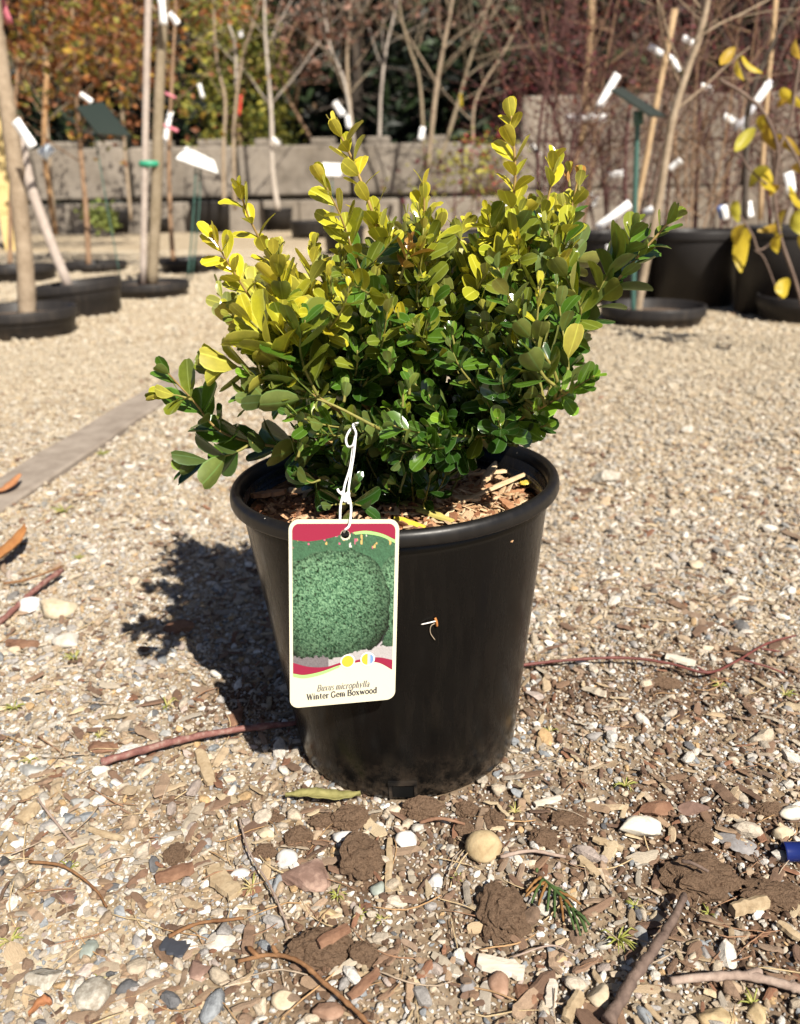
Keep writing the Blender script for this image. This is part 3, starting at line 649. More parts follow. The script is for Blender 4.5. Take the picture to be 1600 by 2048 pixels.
def poly_tag(name, ring, mats, off, thick=0.0, hole=None, parent=cardt):
    bm = bmesh.new()
    vs = [bm.verts.new((x, y, 0)) for x, y in ring]; es = [bm.edges.new((vs[i], vs[(i+1) % len(vs)])) for i in range(len(vs))]
    if hole:
        hs = [bm.verts.new((x, y, 0)) for x, y in hole]; es += [bm.edges.new((hs[i], hs[(i+1) % len(hs)])) for i in range(len(hs))]
    bmesh.ops.triangle_fill(bm, use_beauty=True, edges=es)
    bmesh.ops.subdivide_edges(bm, edges=[e for e in bm.edges if e.calc_length() > 12], cuts=2, use_grid_fill=False); bmesh.ops.triangulate(bm, faces=bm.faces[:])
    V2 = [v.co.copy() for v in bm.verts]; F2 = [tuple(v.index for v in f.verts) for f in bm.faces]; bm.verts.index_update(); F2 = [tuple(v.index for v in f.verts) for f in bm.faces]; bm.free()
    V = [TP(v.x/MMW, v.y/MMH, off) for v in V2]; F = []
    for f in F2:
        a, b, c = (V[i] for i in f); F.append(f if (b-a).cross(c-a).dot(nT) > 0 else f[::-1])
    if thick:
        n0 = len(V); V += [TP(v.x/MMW, v.y/MMH, off-thick) for v in V2]; F += [tuple(i+n0 for i in f[::-1]) for f in F]
        ec = {}
        for f in F[:len(F2)]:
            for i in range(3): e = (f[i], f[(i+1) % 3]); ec[e] = 1
        for (a, b) in list(ec):
            if (b, a) not in ec: F.append((b, a, a+n0, b+n0))
    return obj(name, V, F, mats, parent, smooth=False)
MMW, MMH = 100.0, 172.0               # tag units
def circ(cx, cy, r, n_=24): return [(cx+r*math.cos(2*math.pi*i/n_), cy+r*math.sin(2*math.pi*i/n_)) for i in range(n_)]
HOLE = circ(51, 12.3, 3.9)
M_CARD = mat('cream_card', (.74, .70, .53), .42); M_RED = mat('crimson_print', (.29, .018, .055), .4); M_LIME = mat('lime_print', (.36, .68, .22), .4)
poly_tag('card', rrect(0, 0, MMW, MMH, 8.5), M_CARD, 0, .0009, HOLE)
def wave(pts, n_=8):
    P = smooth_path([Vector((x, y, 0)) for x, y in pts], n_); return [(p.x, p.y) for p in P]
X0, X1 = 3.2, 96.6
topw = wave([(X0, 16.2), (18, 17.6), (36, 15.2), (52, 11.2), (70, 9.0), (84, 11.5), (X1, 17.0)])
_arc = [(51+4.3*math.cos(math.radians(a)), 12.3-4.3*math.sin(math.radians(a))) for a in range(180, -1, -15)]
topw_full = topw
topw = [p for p in topw if p[0] < 46.5]+_arc+[p for p in topw if p[0] > 55.5]
limew = wave([(X1, 20.0), (84, 14.3), (70, 11.8), (60, 12.2)])
corner = lambda: [(X1, 9.5)]+[(X1-6+6*math.cos(math.radians(a)), 3.0+6-6*math.sin(math.radians(a))) for a in range(0, 91, 15)]+[(X0+6-6*math.sin(math.radians(a)), 3.0+6-6*math.cos(math.radians(a))) for a in range(0, 91, 15)]
poly_tag('header_print', topw+corner(), M_RED, .00012, hole=None)
lw = wave([(58, 10.2), (70, 9.0), (84, 11.5), (X1, 17.0)]); poly_tag('lime_line', lw+limew, M_LIME, .0002)
# lower crimson band with lime underline
hi1 = wave([(X0, 126.5), (18, 131.5), (34, 132.8), (48, 129.5), (60, 128.0)]); lo1 = wave([(X0, 137.0), (14, 139.2), (30, 137.0), (45, 132.5), (60, 129.8)])
poly_tag('footer_print', hi1+lo1[::-1], M_RED, .0002)
lo2 = wave([(X0, 140.2), (14, 142.6), (30, 140.2), (47, 134.2)]); poly_tag('lime_line', wave([(X0, 137.0), (14, 139.2), (30, 137.0), (47, 132.0)])+lo2[::-1], M_LIME, .00016)
hi2 = wave([(58, 129.2), (70, 127.2), (84, 127.0), (X1, 130.5)]); lo3 = wave([(58, 131.0), (70, 130.2), (84, 132.5), (X1, 140.5)])
poly_tag('footer_print', hi2+lo3[::-1], M_RED, .0002)
# printed hedge picture: a fine sheet with its own colours
nu, nvv = 118, 150; yb = 128.0
us_ = np.linspace(X0, X1, nu); ts_ = np.linspace(9.5, yb+5, nvv); UU, TT = np.meshgrid(us_, ts_)
x_, y_ = UU.ravel(), TT.ravel()
N3 = lambda s, o, sd: fbm(np.stack([x_*s, y_*s, 0*x_+sd], 1), o)
lfn = N3(.85, 3, 1.0); fine = N3(1.5, 2, 8.0)
gcol = np.stack([.085+.42*lfn+.34*fine, .175+.66*lfn+.5*fine, .095+.40*lfn+.28*fine], 1)*np.array([.80, .84, .86])
def dome(cx, cy, rx, ry): return 1-np.abs((x_-cx)/rx)**2.7-np.abs((y_-cy)/ry)**2.3
wob = .035*(vnoise(np.stack([x_*.16, y_*.16, 0*x_+2], 1))-.5)*4
d1 = dome(43, 80, 50, 55)+wob; d2 = dome(6, 86, 40, 52)+wob; d3 = dome(104, 78, 26, 48)+wob
lightn = np.zeros_like(x_)
for d, cx, cy in ((d2, 0, 50), (d3, 98, 55), (d1, 40, 55)):
    ins = d > 0; val = .55+.85*np.clip(d, 0, 1)**.4-.80*np.clip((y_-cy)/75, 0, 1)**1.3-.30*np.clip((x_-cx-8)/36, 0, 1)
    lightn = np.where(ins, val, lightn)
col = gcol*np.where(lightn > 0, lightn, .35)[:, None]
topz = (lightn <= 0) & (y_ < 45); col[topz] = np.array([.05, .13, .07])*(1+1.6*fine[topz])[:, None]
ky = 14+8*np.abs(x_-46)/60
fl = vnoise(np.stack([x_*.5, y_*.3, 0*x_+4], 1)) > .80; fl &= (y_ < 24+N3(.2, 2, 3)*4) & (lightn <= 0); fc = np.array([(.75, .7, .65), (.6, .12, .22), (.75, .45, .15)])[(np.abs(x_*.21+1).astype(int)) % 3]; col[fl] = fc[fl]
bot = (lightn <= 0) & (y_ >= 45); pave = np.array([.34, .31, .33])*(1+.6*fine[:, None]*np.ones((1, 3)))
path_ = bot & (y_ > 118-.10*(x_-20)); col[path_] = pave[path_]*np.where((x_ > 36), 1.35, .8)[path_, None]
sh_ = bot & ~path_; col[sh_] = np.array([.03, .035, .035])
pv = (x_ > 33) & (y_ > 124.5-.16*(x_-36)+10*N3(.25, 3, 5.5)); col[pv] = (np.array([.42, .40, .40])*(1+.5*fine[:, None]*np.ones((1, 3))))[pv]
pd = (x_ <= 36) & (y_ > 122+14*N3(.25, 3, 6.5)); col[pd] = (np.array([.17, .15, .16])*(1+.8*fine[:, None]*np.ones((1, 3))))[pd]
# keep the sheet inside the crimson waves
tw_x = np.array([p[0] for p in topw_full]); tw_y = np.array([p[1] for p in topw_full]); b_x = np.array([p[0] for p in hi1]+[p[0] for p in hi2]); b_y = np.array([p[1] for p in hi1]+[p[1] for p in hi2])
ytop = np.interp(us_, tw_x, tw_y)-.6; ybot = np.interp(us_, b_x, b_y)+.8
Vp = []
for j in range(nvv):
    for i in range(nu): Vp.append(TP(us_[i]/MMW, min(max(ts_[j], ytop[i]), ybot[i])/MMH, .00006))
Fp = [(j*nu+i, (j+1)*nu+i, (j+1)*nu+i+1, j*nu+i+1) for j in range(nvv-1) for i in range(nu-1) if not (math.hypot(us_[i]-51, ts_[j]-12.3) < 4.5)]
M_PRINT = mat('hedge_print', (.1, .2, .1), .4); tt = NT(M_PRINT); aa = tt.n('ShaderNodeAttribute', attribute_type='GEOMETRY', attribute_name='ink'); tt.base(aa.outputs['Color'])
pr_ = obj('hedge_picture', Vp, Fp, M_PRINT, cardt, smooth=False)
ca = pr_.data.attributes.new('ink', 'FLOAT_COLOR', 'POINT'); ca.data.foreach_set('color', np.c_[np.clip(col, .004, .9), np.ones(len(col))].astype(np.float32).ravel())
M_WH = mat('white_print', (.80, .80, .78), .4); M_YE = mat('yellow_print', (.72, .47, .05), .4); M_BL = mat('blue_print', (.17, .32, .68), .4); M_PB = mat('pale_blue_print', (.42, .50, .72), .4)
for cx_t, two in ((54.5, False), (73.2, True)):
    poly_tag('sun_symbol', circ(cx_t, 128.6 if not two else 127.8, 6.9, 28), M_WH, .0003)
    cy_t = 128.6 if not two else 127.8
    if not two: poly_tag('sun_symbol', circ(cx_t, cy_t, 5.6, 28), M_YE, .0004)
    else:
        poly_tag('sun_symbol', [(cx_t+5.6*math.cos(a), cy_t+5.6*math.sin(a)) for a in np.linspace(math.pi/2, 1.5*math.pi, 16)], M_YE, .0004)
        poly_tag('shade_symbol', [(cx_t+5.6*math.cos(a), cy_t+5.6*math.sin(a)) for a in np.linspace(-math.pi/2, math.pi/2, 16)], M_PB, .0004)
        poly_tag('shade_symbol', [(cx_t+5.6*math.cos(a), cy_t+5.6*math.sin(a)) for a in np.linspace(-1.05, 1.05, 12)], M_BL, .0005)
# lettering in a drawn serif hand: strokes as thin quads
GL = {  # each glyph: width, strokes ((x0,y0,x1,y1,weight) thick=1 thin=.45), arcs (cx,cy,rx,ry,a0,a1,weight)
 'B': (.72, [(.14, 0, .14, 1, 1), (.02, 0, .4, 0, .4), (.02, 1, .38, 1, .4), (.14, .52, .38, .52, .4)], [(.36, .76, .24, .24, -90, 90, .9), (.38, .26, .28, .26, -90, 90, .9)]),
 'W': (1.05, [(.08, 1, .32, 0, 1), (.32, 0, .53, .95, .4), (.53, .95, .76, 0, 1), (.76, 0, .98, 1, .4), (-.02, 1, .22, 1, .35), (.86, 1, 1.08, 1, .35)], []),
 'G': (.82, [(.66, .05, .66, .42, 1), (.52, .42, .78, .42, .35), (.68, .72, .68, .98, .4)], [(.42, .5, .36, .5, 50, 320, .85)]),
 'u': (.62, [(.12, .66, .12, .2, 1), (.48, .66, .48, 0, 1), (.0, .66, .14, .66, .35), (.36, .66, .5, .66, .35), (.48, .0, .6, .0, .35)], [(.3, .2, .18, .2, 180, 360, .6)]),
 'x': (.58, [(.06, .66, .48, 0, 1), (.48, .66, .06, 0, .4), (.0, .66, .2, .66, .35), (.36, .66, .56, .66, .35), (.0, 0, .2, 0, .35), (.36, 0, .56, 0, .35)], []),
 's': (.44, [], [(.22, .49, .16, .17, 40, 270, .6), (.22, .165, .17, .165, -140, 90, .6)]),
 'm': (.92, [(.12, 0, .12, .66, 1), (.45, 0, .45, .46, 1), (.78, 0, .78, .46, 1), (.0, .66, .14, .66, .35), (.02, 0, .22, 0, .35), (.35, 0, .55, 0, .35), (.68, 0, .88, 0, .35)], [(.285, .46, .165, .19, 0, 180, .6), (.615, .46, .165, .19, 0, 180, .6)]),
 'i': (.3, [(.14, 0, .14, .66, 1), (.02, .66, .16, .66, .35), (.02, 0, .26, 0, .35), (.09, .88, .19, .88, 1.2)], []),
 'c': (.5, [], [(.27, .33, .22, .33, 45, 315, .8)]),
 'r': (.46, [(.13, 0, .13, .66, 1), (.0, .66, .15, .66, .35), (.02, 0, .25, 0, .35)], [(.3, .46, .17, .19, 30, 180, .6)]),
 'o': (.6, [], [(.3, .33, .25, .33, 0, 360, .8)]),
 'p': (.64, [(.13, -.32, .13, .66, 1), (.0, .66, .15, .66, .35), (.02, -.32, .26, -.32, .35)], [(.33, .33, .23, .33, -150, 150, .8)]),
 'h': (.64, [(.13, 0, .13, 1.02, 1), (.48, 0, .48, .46, 1), (.0, 1.02, .15, 1.02, .35), (.02, 0, .25, 0, .35), (.37, 0, .6, 0, .35)], [(.305, .46, .175, .2, 0, 180, .6)]),
 'y': (.56, [(.06, .66, .28, .0, 1), (.5, .66, .28, .0, .45), (.28, 0, .14, -.32, .45), (.0, .66, .18, .66, .35), (.38, .66, .56, .66, .35)], []),
 'l': (.3, [(.14, 0, .14, 1.02, 1), (.02, 1.02, .16, 1.02, .35), (.02, 0, .27, 0, .35)], []),
 'a': (.56, [(.42, 0, .42, .45, 1), (.42, 0, .55, 0, .4)], [(.26, .45, .16, .21, 0, 160, .6), (.24, .17, .18, .17, 0, 360, .7)]),
 'n': (.64, [(.13, 0, .13, .66, 1), (.48, 0, .48, .46, 1), (.0, .66, .15, .66, .35), (.02, 0, .25, 0, .35), (.37, 0, .6, 0, .35)], [(.305, .46, .175, .2, 0, 180, .6)]),
 't': (.4, [(.16, .12, .16, .86, 1), (.02, .66, .36, .66, .35)], [(.27, .13, .11, .13, 180, 300, .6)]),
 'e': (.54, [(.06, .36, .48, .36, .35)], [(.28, .33, .22, .33, 0, 320, .75)]),
 'w': (.86, [(.08, .66, .27, 0, 1), (.27, 0, .43, .62, .4), (.43, .62, .62, 0, 1), (.62, 0, .8, .66, .4), (-.02, .66, .2, .66, .35), (.7, .66, .88, .66, .35)], []),
 'd': (.64, [(.49, 0, .49, 1.02, 1), (.37, 1.02, .51, 1.02, .35), (.49, 0, .62, 0, .35)], [(.29, .33, .23, .33, 30, 330, .8)]),
}
def lettering(name, text, xc, y0, height, wt, slant, width, m, rise=0.0):
    adv = [.3 if ch == ' ' else GL[ch][0]+.07 for ch in text]; tot = sum(adv); k = width/tot; V = []; F = []; x = xc-width/2
    def quad(x0, y0_, x1, y1, w):
        d = math.hypot(x1-x0, y1-y0_) or 1; nx_, ny_ = -(y1-y0_)/d*w/2, (x1-x0)/d*w/2; b = len(V)
        for (px, py) in ((x0+nx_, y0_+ny_), (x0-nx_, y0_-ny_), (x1-nx_, y1-ny_), (x1+nx_, y1+ny_)): V.append((px, py))
        F.append((b, b+1, b+2, b+3))
    for ch, ad in zip(text, adv):
        if ch != ' ':
            tr = lambda gx_, gy_: (x+k*gx_+slant*gy_*height, -gy_*height-rise*(x-xc))
            for (a, b, c, d, w) in GL[ch][1]: p, q_ = tr(a, b), tr(c, d); quad(*p, *q_, wt*w)
            for (cx, cy, rx, ry, a0, a1, w) in GL[ch][2]:
                nn = 14; pts = [tr(cx+rx*math.cos(math.radians(a0+(a1-a0)*i/nn)), cy+ry*math.sin(math.radians(a0+(a1-a0)*i/nn))) for i in range(nn+1)]
                for i in range(nn): quad(*pts[i], *pts[i+1], wt*w)
        x += k*ad
    VV = [TP(px/MMW, (y0+py)/MMH, .00022+.00002*(i//4 % 7)) for i, (px, py) in enumerate(V)]
    F = [f if (VV[f[1]]-VV[f[0]]).cross(VV[f[2]]-VV[f[0]]).dot(nT) > 0 else f[::-1] for f in F]
    return obj(name, VV, F, m, cardt, smooth=False)
lettering('lettering', 'Buxus microphylla', 50.5, 156.3, 6.2, .95, .22, 50, mat('grey_ink', (.13, .13, .14), .5), .012)
lettering('lettering', 'Winter Gem Boxwood', 49.5, 164.0, 6.0, 1.25, 0.0, 67, mat('dark_ink', (.05, .05, .06), .5), .02)

M_CORD = mat('white_cord', (.78, .77, .76), .7)
cord = thing('tag_cord', A(700, 930, .49), 'knotted white elastic cord tying the plant label to the shrub branch', 'cord')
def cordpart(name, pts, r=.00075):
    V, F = tube(smooth_path([A(*p) for p in pts], 8), r, 8); obj(name, V, F, M_CORD, cord)
cordpart('cord_strand', [(716, 846, .523), (706, 850, .510), (712, 868, .508), (706, 895, .506), (700, 935, .499), (690, 968, .490), (686, 990, .483), (681, 1012, .474), (680, 1044, .4635)])
cordpart('cord_strand', [(716, 846, .523), (700, 860, .511), (692, 878, .509), (696, 893, .507), (706, 890, .5045), (711, 872, .506), (708, 905, .502), (701, 950, .494), (697, 985, .484), (702, 1012, .473), (701, 1036, .461), (698, 1052, .4575), (690, 1060, .458), (688, 1064, .466)])
cordpart('knot', [(684, 984, .4835), (690, 990, .481), (697, 986, .4815), (694, 995, .481), (686, 992, .482), (690, 1002, .479), (699, 1000, .4775), (697, 1008, .476)], .0011)
cordpart('cord_end', [(686, 990, .482), (678, 984, .481), (675, 978, .482)], .0008)
# a wisp of seed fluff stuck to the pot
wisp = thing('seed_wisp', on_pot(866, 1246, .002), 'tiny wisp of white seed fluff with an orange husk stuck to the pot side', 'seed fluff')
M_FL = mat('seed_fluff', (.75, .72, .68), .6); M_HU = mat('orange_husk', (.42, .16, .04), .6)
def wp(name, pts, r, m):
    V, F = tube(smooth_path([on_pot(u, v, o) for u, v, o in pts], 5), r, 5); obj(name, V, F, m, wisp)
wp('fluff', [(842, 1249, .0012), (856, 1246, .002), (872, 1242, .002)], [.0003]+[.0005]*9+[.0003], M_FL)
wp('husk', [(870, 1236, .0012), (873, 1244, .002), (874, 1252, .0012)], .0009, M_HU)
wp('fluff', [(872, 1246, .001), (862, 1252, .0015), (861, 1266, .0015), (870, 1280, .001)], .0003, mat('dry_stalk', (.35, .28, .2), .6))
# ------------------------------------------------------------------ single stones, clods, bark, twigs and leaves on the ground
def stone_mat(name, c1, c2, c3=None, scale=60):
    if c3 is None: c1, c2, c3 = (c1[0]*.62, c1[1]*.56, c1[2]*.5), c1, c2
    return rough_mat(name, c1, c2, scale, .85, .5, .0016, c3 if c3[0] < .2 else c3, spec=.25)
SM = {'tan': stone_mat('tan_stone', (.40, .305, .175), (.48, .38, .235)), 'white': stone_mat('white_stone', (.46, .43, .38), (.60, .57, .51)),
      'chalk': stone_mat('chalk_stone', (.52, .51, .49), (.64, .63, .60)), 'cream': stone_mat('cream_stone', (.44, .37, .265), (.54, .47, .35)),
      'grey': stone_mat('grey_stone', (.28, .28, .27), (.42, .42, .40)), 'streak': stone_mat('streaked_stone', (.54, .50, .42), (.62, .58, .49), (.16, .16, .16), 45),
      'speck': stone_mat('speckled_stone', (.33, .30, .25), (.56, .52, .45), None, 220), 'slate': stone_mat('slate_stone', (.22, .21, .21), (.36, .34, .33)),
      'brown': stone_mat('brown_stone', (.26, .16, .11), (.38, .26, .19)), 'green': stone_mat('green_grey_stone', (.25, .28, .25), (.38, .41, .37))}
def stone(u, v, wpx, hpx, key, label, rot=0.0, seed=1, flat=.7, sub=3, cuts=4, bumpy=.10, group='stones lying on the gravel', name='stone', sink=.32, sharp=False):
    cuts += 3; bumpy *= 1.8
    c = gp(u, v); k = ppm(c); rx_ = wpx/k/2; V, F = stone_shape(seed, sub, cuts, 1.0, bumpy)
    V = V/np.abs(V).max(0); ry_ = max(hpx/k/2*.95, rx_*.55); rz_ = min(rx_, ry_)*flat
    V = V*np.array([rx_, ry_, rz_]); ca_, sa_ = math.cos(rot), math.sin(rot); V = np.c_[V[:, 0]*ca_-V[:, 1]*sa_, V[:, 0]*sa_+V[:, 1]*ca_, V[:, 2]]
    V = V+np.array([c.x, c.y+rz_*.2, c.z+rz_*(1-sink)])
    return tag(obj(name, V, F, SM[key], origin=(c.x, c.y, c.z), smooth=not sharp), label, 'stone', group)
stone(967, 1716, 76, 74, 'tan', 'smooth round tan pebble just right of the pot front', seed=3, flat=.85, cuts=1, bumpy=.05)
stone(1280, 1662, 88, 60, 'streak', 'large white stone with dark grey streaks right of the tan pebble', seed=5, cuts=5, flat=.8)
stone(1212, 964, 58, 46, 'speck', 'pale boulder alone on the gravel behind the pot at the right', seed=6, cuts=6, flat=.85, sharp=True)
stone(574, 1726, 44, 48, 'chalk', 'white rounded stone touching the big purple brown bark slab', seed=7, cuts=2)
stone(686, 1684, 50, 40, 'chalk', 'chalk white stone leaning on the tall earth clod below the pot', seed=8, rot=.5)
stone(812, 1697, 46, 46, 'chalk', 'chalk white angular stone below the drain slot of the pot', seed=9, cuts=6)
stone(182, 2004, 72, 92, 'speck', 'largest pale speckled stone at the bottom left', seed=10, cuts=4, flat=.6)
stone(88, 1956, 84, 58, 'speck', 'broad flat whitish stone left of the largest speckled stone', seed=11, cuts=3, flat=.5)
stone(1198, 2000, 60, 54, 'cream', 'cream oval stone left of the thick dark twig', seed=12, cuts=1, rot=.7)
stone(1436, 2044, 84, 46, 'tan', 'tan rounded stone cut by the bottom edge below the grey root', seed=13, cuts=2)
stone(1508, 2036, 46, 50, 'tan', 'golden brown stone at the bottom edge beside the tan rounded one', seed=35, cuts=5)
stone(568, 2011, 54, 46, 'cream', 'cream half buried pebble under the orange brown cedar twig', seed=14, cuts=1)
stone(62, 1538, 60, 40, 'grey', 'flat grey stone left of the red twig', seed=15, cuts=3, flat=.4)
stone(116, 1226, 78, 78, 'cream', 'tan blocky stone beside the red brown stick at the left edge', seed=16, cuts=7, flat=.6)
stone(136, 1288, 62, 46, 'white', 'white lumpy stone below the tan blocky stone', seed=17, cuts=4)
stone(62, 1222, 52, 44, 'chalk', 'white crumbly stone just left of the tan blocky stone', seed=18, cuts=5)
stone(1566, 1664, 46, 42, 'cream', 'cream stone just above the blue plastic tube', seed=19, cuts=4)
stone(1582, 1624, 50, 42, 'streak', 'whitish stone with grey marks at the right edge above the cream stone', seed=20, cuts=3)
stone(868, 1776, 38, 40, 'chalk', 'small white pitted stone left of the big brown clod', seed=21, cuts=5)
stone(655, 1842, 42, 30, 'tan', 'small golden stone between the bark slab and the wide clod', seed=22, cuts=3)
stone(534, 1674, 44, 30, 'cream', 'small cream stone above the white rounded stone', seed=23, cuts=4)
stone(440, 1894, 66, 46, 'white', 'pale stone right of the black plastic shard', seed=24, cuts=5, flat=.6)
stone(178, 1898, 42, 54, 'green', 'grey green flat stone left of the black plastic shard', seed=25, cuts=4, flat=.5)
stone(1377, 862, 34, 24, 'white', 'small white stone far behind on the gravel at the right', seed=26, cuts=4)
stone(1482, 1200, 36, 24, 'white', 'small white oval pebble on the gravel below the dark right pot', seed=27, cuts=2)
stone(1388, 1136, 36, 32, 'cream', 'cream pebble at mid right upslope of the white oval', seed=28, cuts=2)
stone(1538, 1062, 38, 28, 'white', 'white flat pebble near the right edge on the pale gravel', seed=29, cuts=2)
stone(1480, 1684, 92, 50, 'slate', 'grey slate flake tilted above the torn earth clod', seed=30, cuts=7, flat=.35, rot=-.55, sharp=True)
stone(1312, 1834, 34, 34, 'cream', 'cream pebble right of the cedar sprig', seed=31, cuts=2)
stone(1284, 1874, 36, 46, 'grey', 'pinkish grey chip stone beside the thick dark twig', seed=32, cuts=6, sharp=True)
stone(1120, 1926, 34, 30, 'tan', 'orange tan pebble below the cedar sprig', seed=33, cuts=2)
stone(998, 1980, 46, 64, 'brown', 'reddish brown stone below the pale grey wood slat', seed=34, cuts=4)
stone(934, 1982, 42, 36, 'slate', 'dark blue grey stone at bottom centre', seed=36, cuts=5, sharp=True)
stone(755, 1790, 32, 40, 'green', 'small greenish grey stone at the foot of the tall clod', seed=37, cuts=5)
stone(112, 1895, 36, 30, 'white', 'small white stone above the broad flat whitish one', seed=38, cuts=5)
stone(330, 1475, 30, 22, 'grey', 'small grey stone left of the shadow of the tag', seed=39, cuts=4)
stone(30, 1305, 40, 26, 'cream', 'cream stone at the left edge above the dark bark stick', seed=40, cuts=5)
stone(115, 1660, 46, 40, 'white', 'white chipped stone at left between small wood pieces', seed=41, cuts=6)
stone(160, 1610, 44, 28, 'grey', 'grey rounded stone below the blunt end of the red twig', seed=42, cuts=3)
stone(478, 1750, 46, 30, 'chalk', 'white lumpy stone above the tan split wood piece', seed=43, cuts=5)
stone(408, 1818, 30, 24, 'chalk', 'round white pebble left of the tan split wood piece', seed=44, cuts=2)
stone(655, 2030, 70, 44, 'brown', 'broad pinkish brown stone cut by the bottom edge at centre', seed=45, cuts=5)

# dark earth clods
M_CLOD = rough_mat('damp_earth', (.075, .041, .025), (.25, .165, .108), 330, .97, 1.0, .004, (.145, .09, .058), spec=.1)
def clod(u, v, wpx, hpx, label, seed, flat=.8, amp=.6, sub=4):
    c = gp(u, v); k = ppm(c); V, F = ICO[sub]; V = V*(1+amp*fbm(V*1.5+seed*7.7, 3)*1.5+.62*fbm(V*5+seed, 4)+.3*fbm(V*14+seed, 2))[:, None]; V = V/np.abs(V).max(0)
    rx_ = wpx/k/2; rz_ = rx_*flat*.75; ry_ = max((hpx/k/2-rz_*.35)*1.2, rx_*.6)
    V = V*np.array([rx_, ry_, rz_])+np.array([c.x, c.y+rz_*.25, c.z+rz_*.55])
    return tag(obj('earth_clod', V, F, M_CLOD, origin=c, smooth=False), label, 'earth clod', 'clods of dark earth in front of the pot')
clod(722, 1738, 106, 130, 'tall brown earth clod below the pot beside the chalk white stone', 1)
clod(700, 1652, 84, 74, 'crumbly clod joined above the tall brown clod', 2)
clod(598, 1684, 66, 62, 'round dark clod above the purple brown bark slab', 3)
clod(545, 1640, 50, 30, 'small flat clod left under the green dry leaf', 4, .5)
clod(648, 1650, 70, 40, 'small clod under the tip of the green dry leaf', 5, .6)
clod(640, 1922, 150, 96, 'widest earth clod near the bottom centre left', 6, .6)
clod(724, 1930, 74, 72, 'round clod at the right end of the widest clod', 7, .8)
clod(846, 1636, 92, 60, 'clod against the pot foot beside the drain slot', 8)
clod(932, 1630, 52, 46, 'clod right of the one against the pot foot', 9)
clod(928, 1670, 44, 56, 'dark clod just above the tan pebble', 10)
clod(988, 1652, 52, 60, 'long clod above and right of the tan pebble', 11)
clod(1006, 1846, 108, 150, 'big upright clod left of the cedar sprig', 12, .8)
clod(1086, 1692, 66, 56, 'round clod right of the tan pebble', 13)
clod(1138, 1648, 84, 44, 'low clod above the round one at right', 14, .5)
clod(1404, 1764, 168, 128, 'largest torn clod with a twig in it at right', 15, .5, .8)
clod(1540, 1794, 140, 90, 'low crumbled clod below the blue plastic tube', 16, .45, .8)
clod(1396, 1668, 62, 60, 'clod between the streaked stone and the slate flake', 17)
clod(1464, 1626, 50, 40, 'small clod above the slate flake', 18)
clod(1540, 1620, 60, 44, 'small clod left of the grey marked stone', 19)
clod(1330, 1380, 70, 30, 'flat clod under the red twig at right', 20, .5)
clod(352, 1710, 56, 62, 'brown clod like lump left of the tan wood piece', 21, .6, .4)
clod(530, 1710, 60, 44, 'brown clod left of the bark slab', 22, .6)

# bark and wood pieces
M_BK = rough_mat('purple_brown_bark', (.13, .08, .06), (.19, .12, .095), 55, .9, .5, .002, (.40, .28, .22), spec=.2)
M_BK2 = rough_mat('dark_brown_bark', (.13, .065, .04), (.26, .15, .095), 70, .9, .6, .002, stretch=(1, 1, 1), spec=.2)
M_GW = rough_mat('grey_white_wood', (.44, .39, .32), (.60, .54, .46), 60, .85, .5, .001, stretch=(1, 6, 1), spec=.2)
M_TW = rough_mat('tan_split_wood', (.27, .195, .115), (.42, .33, .215), 160, .85, .5, .001, spec=.2)
M_RB = rough_mat('red_bark', (.20, .07, .03), (.34, .14, .06), 70, .85, .5, .001, spec=.2)
SM['bark'] = M_BK; SM['bark2'] = M_BK2
def slab(u, v, w, h, key, label, seed, rot=0, flat=.35, cuts=6):
    o = stone(u, v, w, h, key, label, rot, seed, flat, 3, cuts, .12, 'bark pieces on the gravel', 'bark_piece', .2, True); o['category'] = 'bark piece'; return o
slab(612, 1765, 116, 92, 'bark', 'largest purple brown bark slab with pinkish patches below the pot at left', 51)
slab(396, 1948, 62, 60, 'bark', 'brown bark piece with pale edges right of the black plastic shard', 52)
slab(360, 1256, 70, 44, 'bark2', 'brown bark lump in a sunlit gap of the shrub shadow', 53, flat=.6)
slab(1316, 1622, 76, 34, 'bark2', 'brown husk above the streaked white stone', 54, flat=.6)
slab(1392, 1622, 70, 34, 'bark', 'pale brown husk right of the brown one above the slate flake', 55, flat=.6)
slab(1050, 1990, 50, 66, 'bark2', 'dark red bark piece at bottom right of centre', 56)
slab(205, 1502, 66, 24, 'bark2', 'brown bark bit above the blunt end of the red twig', 57, flat=.5)
slab(110, 1545, 40, 26, 'bark2', 'dark bark bit right of the flat grey stone', 58)
slab(470, 1440, 44, 62, 'bark2', 'upright brown bark piece lying in the tag shadow', 59)
slab(130, 1790, 66, 40, 'bark', 'brown bark flake at left below the tan wood', 60)
slab(30, 1640, 46, 28, 'bark2', 'dark bark scrap at the left edge under the grey stone', 61)
slab(300, 1690, 44, 34, 'bark', 'reddish grey bark scrap left of the brown lump', 62)
def plank_px(u0, v0, u1, v1, wpx, hpx, m, label, seed, name='wood_piece', cat='wood piece', dz=.004, taper=.25, bend=0):
    a = gp(u0, v0, dz); b = gp(u1, v1, dz); k = ppm((a+b)/2)
    return flat_piece(name, a, b, wpx/k, hpx/k, m, label, cat, 'wood pieces on the gravel', bend, seed, 8, taper)
plank_px(425, 1742, 472, 1802, 40, 10, M_TW, 'tan split wood piece left of the bark slab', 71)
plank_px(312, 1766, 388, 1742, 30, 12, M_BK2, 'dark brown wood strip left of the tan split wood', 72)
plank_px(955, 1932, 1048, 1952, 40, 8, M_GW, 'pale grey wood slat at the foot of the big upright clod', 73)
plank_px(1462, 1826, 1532, 1808, 28, 18, M_TW, 'tan broken wood block below the low crumbled clod', 74)
plank_px(16, 1290, 76, 1298, 20, 10, M_BK2, 'dark bark stick at the left edge below the white stones', 75)
